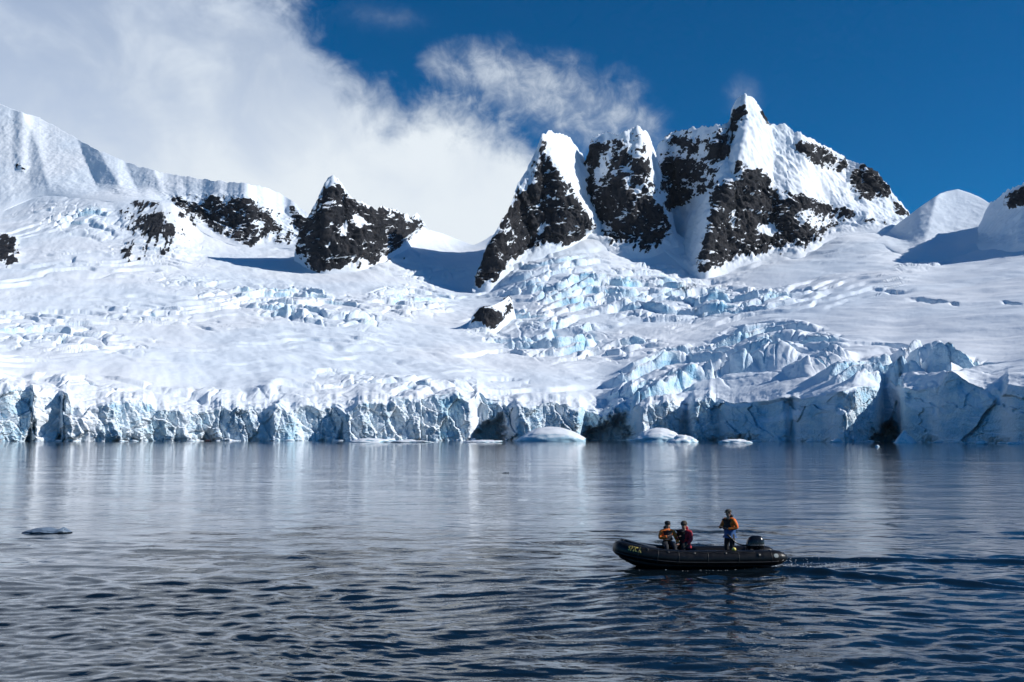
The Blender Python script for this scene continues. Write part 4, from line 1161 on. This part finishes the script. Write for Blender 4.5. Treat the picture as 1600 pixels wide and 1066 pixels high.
# outboard motor
motor = link('outboard_motor', bm_mesh('outboard_motor', lambda bm: loft(bm, [ellring(2.44, 0, z, rx, ry, 18, 2.6) for z, rx, ry in ((-.62, .06, .03), (-.35, .09, .05), (.1, .11, .07), (.45, .14, .10), (.60, .20, .15))])), 'cowling_black', boat)
link('cowling', bm_mesh('cowling', lambda bm: loft(bm, [ellring(2.44 + ox, 0, z, rx, ry, 24, 2.7) for z, rx, ry, ox in
     ((.575, .30, .18, 0), (.59, .325, .20, 0), (.74, .325, .21, 0), (.87, .30, .20, .01), (.96, .25, .17, .02), (1.015, .17, .12, .03), (1.03, .08, .06, .04))])), 'cowling_black', motor)
link('cowling_band', bm_mesh('cowling_band', lambda bm: loft(bm, [ellring(2.445, 0, z, .329, .214, 24, 3.0) for z in (.70, .725)])), 'cowling_band', motor)
link('clamp_bracket', bm_mesh('clamp_bracket', lambda bm: box(bm, 2.14, 2.36, -.12, .12, .38, .62), False), 'cowling_black', motor)
link('tiller', sweep_mesh('tiller', bez([(2.22, -.05, .70), (1.98, -.08, .70), (1.72, -.12, .80), (1.46, -.16, 1.03)], 8), np.interp(np.arange(25), [0, 12, 18, 24], [.035, .026, .024, .032]), 10), 'cowling_black', motor)
link('tiller_grip', sweep_mesh('tiller_grip', [(1.56, -.145, .93), (1.50, -.155, .99), (1.40, -.17, 1.085)], .034, 10), 'grey_rubber', motor)
motor.location.x = -0.40
# fuel tank on the floor and the yellow cap on the tube
def tank_fn(bm):
    box(bm, 1.20, 1.58, -.45, -.05, .17, .46)
    bmesh.ops.bevel(bm, geom=bm.edges[:], offset=0.05, segments=3, affect='EDGES')
link('fuel_tank', bm_mesh('fuel_tank', tank_fn), 'cowling_black', boat)
cp_ = tube_pt(39.3, 88, -0.01)
link('yellow_cap', bm_mesh('yellow_cap', lambda bm: loft(bm, [ellring(cp_[0], cp_[1], cp_[2] + z, r, r, 16) for z, r in ((0, .055), (.02, .07), (.05, .075), (.085, .06), (.10, .025))])), 'yellow_plastic', boat)
# the name, built letter by letter with slab serifs and wrapped on the bow tube
def letter_polys(ch):
    B = []
    def bar(x0, y0, x1, y1, wd):
        dx, dy = x1 - x0, y1 - y0
        L = math.hypot(dx, dy); nx_, ny_ = -dy / L * wd / 2, dx / L * wd / 2
        B.append([(x0 + nx_, y0 + ny_), (x0 - nx_, y0 - ny_), (x1 - nx_, y1 - ny_), (x1 + nx_, y1 + ny_)])
    def arc(cx, cy, rx, ry, a0, a1, wd, n=8):
        for k in range(n):
            a, b = R(a0 + (a1 - a0) * k / n), R(a0 + (a1 - a0) * (k + 1) / n)
            o_, i_ = 1.0, 1.0
            B.append([(cx + rx * math.cos(a), cy + ry * math.sin(a)), (cx + (rx - wd) * math.cos(a), cy + (ry - wd) * math.sin(a)), (cx + (rx - wd) * math.cos(b), cy + (ry - wd) * math.sin(b)), (cx + rx * math.cos(b), cy + ry * math.sin(b))])
    if ch == 'S':
        arc(.38, .74, .34, .26, 20, 270, .17); arc(.38, .31, .36, .31, 90, -160, .18)
    elif ch == 'P':
        bar(.2, 0, .2, 1, .2); arc(.36, .72, .36, .28, 95, -95, .17); bar(.2, .93, .4, .93, .14); bar(.2, .51, .4, .51, .14); bar(0, .05, .42, .05, .1); bar(0, .95, .2, .95, .1)
    elif ch == 'I':
        bar(.22, 0, .22, 1, .2); bar(0, .05, .44, .05, .1); bar(0, .95, .44, .95, .1)
    elif ch == 'C':
        arc(.44, .5, .44, .5, 45, 315, .19, 12); bar(.76, .72, .76, .98, .1)
    elif ch == 'A':
        bar(.12, 0, .42, 1, .13); bar(.42, 1, .74, 0, .2); bar(.24, .32, .62, .32, .11); bar(-.02, .05, .28, .05, .1); bar(.56, .05, .92, .05, .1)
    return B
def name_fn(bm):
    x = 0.0
    for ch, adv in zip('SPICA', (.86, .86, .58, .98, .95)):
        for q in letter_polys(ch):
            fs = []
            for px_, py_ in q:
                t_ = 79.8 - (x + px_) * 1.92
                fs.append(bm.verts.new(tuple(tube_pt(t_, 14 + py_ * 38, 0.014))))
            bm.faces.new(fs)
        x += adv
link('name_lettering', bm_mesh('name_lettering', name_fn, False), 'name_yellow', tube)['label'] = 'yellow letters SPICA on the bow'

# ---- people
def skin_mesh(name, joints, bones, root, sub=2):
    """joints: name -> (x, y, z, rx, ry); one continuous skinned surface"""
    keys = list(joints)
    me = bpy.data.meshes.new(name + '_rig')
    me.from_pydata([joints[k_][:3] for k_ in keys], [(keys.index(a), keys.index(b)) for a, b in bones], [])
    ob = bpy.data.objects.new(name + '_rig', me)
    COL.objects.link(ob)
    md = ob.modifiers.new('skin', 'SKIN'); md.use_smooth_shade = True
    md.branch_smoothing = 0.3
    ob.modifiers.new('sub', 'SUBSURF').levels = sub
    ob.modifiers['sub'].render_levels = sub
    for i, k_ in enumerate(keys):
        sv = me.skin_vertices[0].data[i]
        sv.radius = (joints[k_][3], joints[k_][4]); sv.use_root = (k_ == root)
    dg = bpy.context.evaluated_depsgraph_get()
    res_ = bpy.data.meshes.new_from_object(ob.evaluated_get(dg))
    res_.name = name
    bpy.data.objects.remove(ob); bpy.data.meshes.remove(me)
    res_.polygons.foreach_set('use_smooth', [True] * len(res_.polygons))
    return res_

def person(label, loc, rz, pose, looks):
    """local frame: faces -y, its left hand at +x"""
    root = empty('person', loc, rz)
    tag(root, label, 'person', 'people in the black inflatable boat')
    root.scale = (1.08, 1.08, 1.0)
    p = pose
    hx, hy, hz = p['head']
    J, B = {}, []
    def j(n, pt, r, r2=None):
        J[n] = (*pt, r, r2 or r)
    j('pelvis', p['pelvis'], .135, .115); j('waist', p['waist'], .125, .10); j('chest', p['chest'], .15, .115); j('neck0', p['neck'], .062)
    j('neck1', (hx * .6 + p['neck'][0] * .4, hy * .5 + p['neck'][1] * .5, hz - .10), .056)
    j('jaw', (hx, hy - .015, hz - .055), .070, .075); j('mid', (hx, hy, hz + .02), .080, .092); j('crown', (hx, hy + .01, hz + .085), .066, .075)
    B += [('pelvis', 'waist'), ('waist', 'chest'), ('chest', 'neck0'), ('neck0', 'neck1'), ('neck1', 'jaw'), ('jaw', 'mid'), ('mid', 'crown')]
    for sd, sg in (('L', 1), ('R', -1)):
        sh, el_, wr, hd = p['arm' + sd]
        j('sh' + sd, sh, .062); j('el' + sd, el_, .045); j('wr' + sd, wr, .030)
        B += [('chest', 'sh' + sd), ('sh' + sd, 'el' + sd), ('el' + sd, 'wr' + sd)]
        d = (Vector(hd) - Vector(wr)).normalized()
        palm = Vector(wr) + d * .055
        j('palm' + sd, palm, .038, .020)
        B.append(('wr' + sd, 'palm' + sd))
        side = d.cross(Vector((0, 0, 1)))
        side = side.normalized() if side.length > .1 else Vector((1, 0, 0))
        curl = d.cross(side).normalized()
        if curl.y > 0:
            pass
        for fi, (off_, ln) in enumerate(((-.030, .064), (-.010, .074), (.010, .070), (.029, .056))):
            b0 = palm + d * .035 + side * off_
            b1 = b0 + d * ln * .5 + curl * .006
            b2 = b1 + d * ln * .3 - curl * ln * .35
            for q, (pt, r) in enumerate(((b0, .0095), (b1, .0085), (b2, .0075))):
                j(f'f{sd}{fi}{q}', pt, r)
            B += [('palm' + sd, f'f{sd}{fi}0'), (f'f{sd}{fi}0', f'f{sd}{fi}1'), (f'f{sd}{fi}1', f'f{sd}{fi}2')]
        t0 = palm - d * .01 + side * .040 * -1; t1 = t0 + d * .035 - side * .018
        j('t0' + sd, t0, .011); j('t1' + sd, t1, .009)
        B += [('palm' + sd, 't0' + sd), ('t0' + sd, 't1' + sd)]
        hp, kn, an, toe = p['leg' + sd]
        j('hp' + sd, hp, .088); j('kn' + sd, kn, .06); j('an' + sd, an, .042); j('toe' + sd, toe, .035)
        B += [('pelvis', 'hp' + sd), ('hp' + sd, 'kn' + sd), ('kn' + sd, 'an' + sd), ('an' + sd, 'toe' + sd)]
    link('body', skin_mesh('body', J, B, 'pelvis'), looks.get('skin', 'skin'), root)
    def grow(n, scale, over=None):
        x_, y_, z_, a_, b_ = J[n]
        return (x_, y_, z_, a_ * scale + .012, b_ * scale + .012)
    # trousers, boots
    T_ = {n: grow(n, 1.12) for n in ('pelvis', 'hpL', 'hpR', 'knL', 'knR', 'anL', 'anR')}
    T_['waist'] = grow('waist', 1.05)
    TB = [('waist', 'pelvis')] + [(a, b) for sd in 'LR' for a, b in (('pelvis', 'hp' + sd), ('hp' + sd, 'kn' + sd), ('kn' + sd, 'an' + sd))]
    link('trousers', skin_mesh('trousers', T_, TB, 'pelvis'), looks['trousers'], root)
    for sd in 'LR':
        an, toe, kn = J['an' + sd], J['toe' + sd], J['kn' + sd]
        mid_ = tuple(an[i] * .6 + kn[i] * .4 for i in range(3))
        heel = (an[0] * 1.25 - toe[0] * .25, an[1] * 1.25 - toe[1] * .25, toe[2])
        link('boot', skin_mesh('boot', {'a': (*mid_, .075, .075), 'b': (*an[:3], .07, .07), 'c': (*toe[:3], .055, .05), 'h': (*heel, .05, .05)}, [('a', 'b'), ('b', 'c'), ('b', 'h')], 'b'), 'black_cloth', root)
    # jacket: torso and sleeves in one piece; a separate hem where the colour changes
    S_ = {n: grow(n, 1.32) for n in ('waist', 'chest', 'shL', 'shR', 'elL', 'elR', 'wrL', 'wrR')}
    nb = J['neck0']; S_['collar'] = (nb[0], nb[1], nb[2] + .02, .082, .082)
    hem = p.get('hem', .5)
    pw_ = tuple(J['waist'][i] * (1 - hem) + J['pelvis'][i] * hem for i in range(3))
    S_['hem'] = (*pw_, .165, .145)
    SB = [('hem', 'waist'), ('waist', 'chest'), ('chest', 'collar')] + [(a, b) for sd in 'LR' for a, b in (('chest', 'sh' + sd), ('sh' + sd, 'el' + sd), ('el' + sd, 'wr' + sd))]
    link('jacket', skin_mesh('jacket', S_, SB, 'chest'), looks['jacket'], root)
    if 'skirt' in looks:
        a_, b_ = J['waist'], J['pelvis']
        m0 = tuple(a_[i] * .75 + b_[i] * .25 for i in range(3))
        m1 = (b_[0], b_[1], b_[2] - p.get('skirt_drop', .06))
        link('jacket_hem', skin_mesh('jacket_hem', {'a': (*m0, .172, .15), 'b': (*b_[:3], .185, .165), 'c': (*m1, .185, .165)}, [('a', 'b'), ('b', 'c')], 'b'), looks['skirt'], root)
    if 'vest' in looks:
        c_, w_ = J['chest'], J['waist']
        up_c = tuple(c_[i] * .35 + nb[i] * .65 for i in range(3))
        fw = p.get('vest_shift', (0, -.03, 0))
        V_ = {'z': (w_[0] + fw[0], w_[1] + fw[1], w_[2] - .05, .15, .13), 'a': (w_[0] + fw[0], w_[1] + fw[1], w_[2] + .03, .165, .145), 'b': (c_[0] + fw[0], c_[1] + fw[1], c_[2] - .03, .160, .148), 'c': (up_c[0] + fw[0] * .8, up_c[1] + fw[1] * .8, up_c[2] - .05, .105, .115), 'd': (up_c[0] + fw[0] * .4, up_c[1] + fw[1] * .4, up_c[2] + .05, .075, .085)}
        vt = link('life_vest', skin_mesh('life_vest', V_, [('z', 'a'), ('a', 'b'), ('b', 'c'), ('c', 'd')], 'b'), looks['vest'], root)
        link('vest_strap', bm_mesh('vest_strap', lambda bm: loft(bm, [ellring(w_[0] + fw[0], w_[1] + fw[1], w_[2] + .04 + z, .150, .136, 20) for z in (0, .035)])), 'black_cloth', vt)
    for sd in 'LR':
        if looks.get('gloves'):
            a_, b_ = J['wr' + sd], J['palm' + sd]
            d = (Vector(b_[:3]) - Vector(a_[:3])).normalized()
            tip = Vector(b_[:3]) + d * .085
            link('glove', skin_mesh('glove', {'a': (*a_[:3], .045, .045), 'b': (*b_[:3], .055, .04), 'c': (*tip, .045, .03), 't': (*(Vector(b_[:3]) + d.cross(Vector((0, 0, 1))) * -.055 + d * .02), .02, .02)}, [('a', 'b'), ('b', 'c'), ('b', 't')], 'b'), looks['gloves'], root)
    # collar or hood lying round the neck
    link('hood', skin_mesh('hood', {'a': (nb[0] - .10, nb[1] + .01, nb[2] + .035, .055, .06), 'b': (nb[0], nb[1] + .085, nb[2] + .05, .07, .075), 'c': (nb[0] + .10, nb[1] + .01, nb[2] + .035, .055, .06)}, [('a', 'b'), ('b', 'c')], 'b'), looks['hood'], root)
    # face: nose, ears, mouth, eyes or glasses
    def nose(bm):
        loft(bm, [[(hx + dx * s1, hy - .085 + dy, hz + dz) for dx in (-1, 1) for _ in (0,)] + [(hx, hy - .085 + dy - .02 * f_, hz + dz)] for s1, dy, dz, f_ in ((.008, 0, .035, .4), (.013, 0, .01, 1.0), (.018, 0, -.018, 1.5), (.010, .004, -.026, .6))])
    link('nose', bm_mesh('nose', nose), 'skin', root)
    for sg in (-1, 1):
        link('ear', bm_mesh('ear', lambda bm: loft(bm, [ellring(hx + sg * .083, hy + .012, hz + z, .012, r_, 8) for z, r_ in ((-.03, .008), (-.01, .018), (.015, .022), (.03, .012))])), 'skin', root)
    link('mouth', bm_mesh('mouth', lambda bm: box(bm, hx - .024, hx + .024, hy - .094, hy - .080, hz - .053, hz - .043)), 'lip', root)
    if looks.get('glasses'):
        gl = link('sunglasses', bm_mesh('sunglasses', lambda bm: loft(bm, [ellring(hx, hy - .004, hz + z, .088, .098, 18) for z in (.012, .04)])), 'lens_black', root)
    else:
        for sg in (-1, 1):
            link('eye', bm_mesh('eye', lambda bm: bmesh.ops.create_uvsphere(bm, u_segments=8, v_segments=6, radius=.011, matrix=Matrix.Translation((hx + sg * .031, hy - .086, hz + .026)))), 'lens_black', root)
    # headwear
    if looks['hat'] == 'cap':
        hat = link('cap', bm_mesh('cap', lambda bm: loft(bm, [ellring(hx, hy + .005, hz + z, rx, ry, 20) for z, rx, ry in ((.045, .097, .108), (.075, .098, .108), (.115, .085, .095), (.135, .055, .06), (.142, .02, .02))])), looks['hat_mat'], root)
        link('brim', bm_mesh('brim', lambda bm: loft(bm, [[(hx + u * .075, hy - .09 - dy * (1 - u * u) - .0, hz + .052 - dy * .25 + th) for u in np.linspace(-1, 1, 9)] + [(hx + u * .07, hy - .05, hz + .052 + th) for u in np.linspace(1, -1, 9)] for th, dy in ((0, .085), (.01, .085))])), looks['hat_mat'], hat)
    else:
        hat = link('beanie', bm_mesh('beanie', lambda bm: loft(bm, [ellring(hx, hy + .012, hz + z, rx, ry, 20) for z, rx, ry in ((.025, .096, .108), (.05, .103, .115), (.075, .102, .113), (.12, .09, .10), (.155, .06, .065), (.168, .02, .02))])), looks['hat_mat'], root)
        link('fold', bm_mesh('fold', lambda bm: loft(bm, [ellring(hx, hy + .012, hz + z, .109, .121, 20) for z in (.028, .066)])), looks['hat_mat'], hat)
    if looks['hat'] == 'cap' and looks.get('badge'):
        link('badge', bm_mesh('badge', lambda bm: loft(bm, [ellring(hx + .01, hy - .10 + q, hz + .085, .018, .002, 10) for q in (-.004, .004)], True, True)), 'white_trim', hat)
    return root

def bx_at(px_):          # boat-local x under a photo column
    return (px_ - 800) / FPX * BY - BX
def boat_world(x, y, z=0.0):
    c_, s_ = math.cos(R(1.5)), math.sin(R(1.5))
    return (BX + x * c_ - y * s_, BY + x * s_ + y * c_, z)

SEAT = .60
seat_legs = {'legL': ((.10, -.02, SEAT + .08), (.14, -.40, SEAT + .06), (.15, -.44, SEAT - .34), (.16, -.60, SEAT - .385)),
             'legR': ((-.10, -.02, SEAT + .08), (-.13, -.40, SEAT + .06), (-.14, -.42, SEAT - .34), (-.15, -.58, SEAT - .385))}
one = dict(pelvis=(0, 0, SEAT + .11), waist=(0, .01, SEAT + .26), chest=(0, 0, SEAT + .43), neck=(0, -.01, SEAT + .61), head=(.01, -.03, SEAT + .75), hem=.6,
           armR=((-.20, 0, SEAT + .52), (-.27, -.10, SEAT + .28), (-.06, -.27, SEAT + .37), (.04, -.27, SEAT + .42)),
           armL=((.20, 0, SEAT + .52), (.31, -.06, SEAT + .26), (.28, -.27, SEAT + .13), (.25, -.36, SEAT + .09)), **seat_legs)
X1 = bx_at(1043)
person('seated person in orange jacket, dark vest and black cap nearest the bow', boat_world(X1 + .02, .62), R(6), one,
       dict(jacket='orange_cloth', trousers='navy_cloth', vest='navy_cloth', hood='navy_cloth', hat='cap', hat_mat='black_cloth', badge=True, glasses=True, gloves=None))
two = dict(pelvis=(0, 0, SEAT + .11), waist=(0, 0, SEAT + .26), chest=(0, -.02, SEAT + .42), neck=(0, -.04, SEAT + .60), head=(0, -.075, SEAT + .735), hem=.9, skirt_drop=.16,
           armR=((-.20, -.02, SEAT + .51), (-.25, -.12, SEAT + .27), (-.10, -.30, SEAT + .30), (-.02, -.32, SEAT + .36)),
           armL=((.20, -.02, SEAT + .51), (.25, -.06, SEAT + .24), (.20, -.25, SEAT + .10), (.15, -.34, SEAT + .08)), vest_shift=(-.085, -.05, 0), **seat_legs)
person('seated person in long red parka and brown beanie in the middle of the boat', boat_world(bx_at(1071) + .02, .60), R(-38), two,
       dict(jacket='red_cloth', trousers='black_cloth', vest='black_cloth', hood='red_cloth', hat='beanie', hat_mat='brown_wool', skirt='red_cloth', glasses=True, gloves='black_cloth'))
FL = .17
three = dict(pelvis=(0, 0, FL + .95), waist=(0, .0, FL + 1.09), chest=(0, -.01, FL + 1.30), neck=(0, -.02, FL + 1.48), head=(0, -.05, FL + 1.625), hem=.35, skirt_drop=.10,
             armL=((.20, 0, FL + 1.40), (.29, .06, FL + 1.13), (.10, -.20, FL + 1.10), (.01, -.25, FL + 1.13)),
             armR=((-.20, 0, FL + 1.40), (-.27, -.10, FL + 1.16), (-.10, -.33, FL + 1.14), (-.01, -.38, FL + 1.16)),
             legL=((.10, 0, FL + .90), (.12, -.03, FL + .48), (.13, .02, FL + .09), (.15, -.13, FL + .035)),
             legR=((-.10, 0, FL + .90), (-.12, -.05, FL + .48), (-.13, -.01, FL + .09), (-.16, -.16, FL + .035)))
person('standing person in orange jacket and black trousers steering beside the outboard motor', boat_world(bx_at(1136.5) + .01, 0.08), R(-58), three,
       dict(jacket='orange_cloth', trousers='black_cloth', vest='black_cloth', hood='black_cloth', hat='cap', hat_mat='olive_cap', skirt='blue_cloth', glasses=True, gloves='black_cloth'))

# ---- the far boat by the cliff: same kind of boat, only a few pixels long
def copy_tree(o_, parent=None):
    c = o_.copy(); COL.objects.link(c)
    if parent is not None:
        c.parent = parent
    for ch in list(o_.children):
        copy_tree(ch, c)
    return c
far = copy_tree(boat)
FXX, FYY = on_sea(325, 690.0)
far.location = (FXX, FYY, 0)
far.rotation_euler = (0, 0, R(-4))
tag(far, 'tiny distant dark inflatable boat at the foot of the lit ice cliff', 'inflatable boat', 'inflatable boats')
people = [q for q in COL.objects if q.name.startswith('person') and q.parent is None]
for i, (src, dx) in enumerate(((people[0], -1.5), (people[1], .1), (people[2], 1.5))):
    c = copy_tree(src)
    c.location = (FXX + dx, FYY + .5, 0)
    c['label'] = ('far tiny seated figure at the bow of the distant boat', 'far tiny seated figure amidships in the distant boat', 'far tiny standing figure at the stern of the distant boat')[i]
    c['group'] = 'people in the distant boat'

# ---- foam churned up behind the stern
fv, ff = [], []
V0, F0 = ico(1)
for i in range(300):
    u = random.random() ** 1.6
    if i % 9 == 0:
        X_f = BX + random.uniform(-2.2, 2.8); Y_f = BY - HB - TR - .02 + random.gauss(0, .035); r = random.uniform(.004, .010)
    else:
        X_f = BX + 2.75 + u * u * 4.0; Y_f = BY + random.choice((-.35, .3, .85)) + random.gauss(0, .16) + u * .2; r = random.uniform(.006, .020) * (1.1 - u * .6)
    zf = float(sea_z(np.array([X_f]), np.array([Y_f]))[0])
    d = 1 + .3 * np.sin(V0[:, 0] * 5 + i) * np.cos(V0[:, 1] * 4 + i)
    fv.append(V0 * d[:, None] * np.array([r * 1.9, r * 1.2, r * .7]) + np.array([X_f, Y_f, zf + r * .2])); ff.append(F0 + len(V0) * i)
o = link('foam', np_mesh('foam', np.vstack(fv), np.vstack(ff), True), 'foam_white')
tag(o, 'white foam churned up behind the boat', kind='stuff')

# ---- thin cold air over the bay: one closed box round the whole scene
def haze_fn(bm):
    box(bm, -16000, 16000, -4200, 9500, -3.5, 1500)
hz_ = link('haze', bm_mesh('haze', haze_fn, False))
tag(hz_, 'thin cold haze over the bay', kind='stuff')
hm = bpy.data.materials.new('haze_air')
hm.use_nodes = True
h_ = NT(hm.node_tree)
ho = h_.n('ShaderNodeOutputMaterial')
hv = h_.n('ShaderNodeVolumePrincipled')
hv.inputs['Color'].default_value = (0.80, 0.90, 1.0, 1)
hv.inputs['Density'].default_value = 0.6e-5
hv.inputs['Anisotropy'].default_value = 0.2
h_.link(hv.outputs[0], ho.inputs['Volume'])
hz_.data.materials.append(hm)
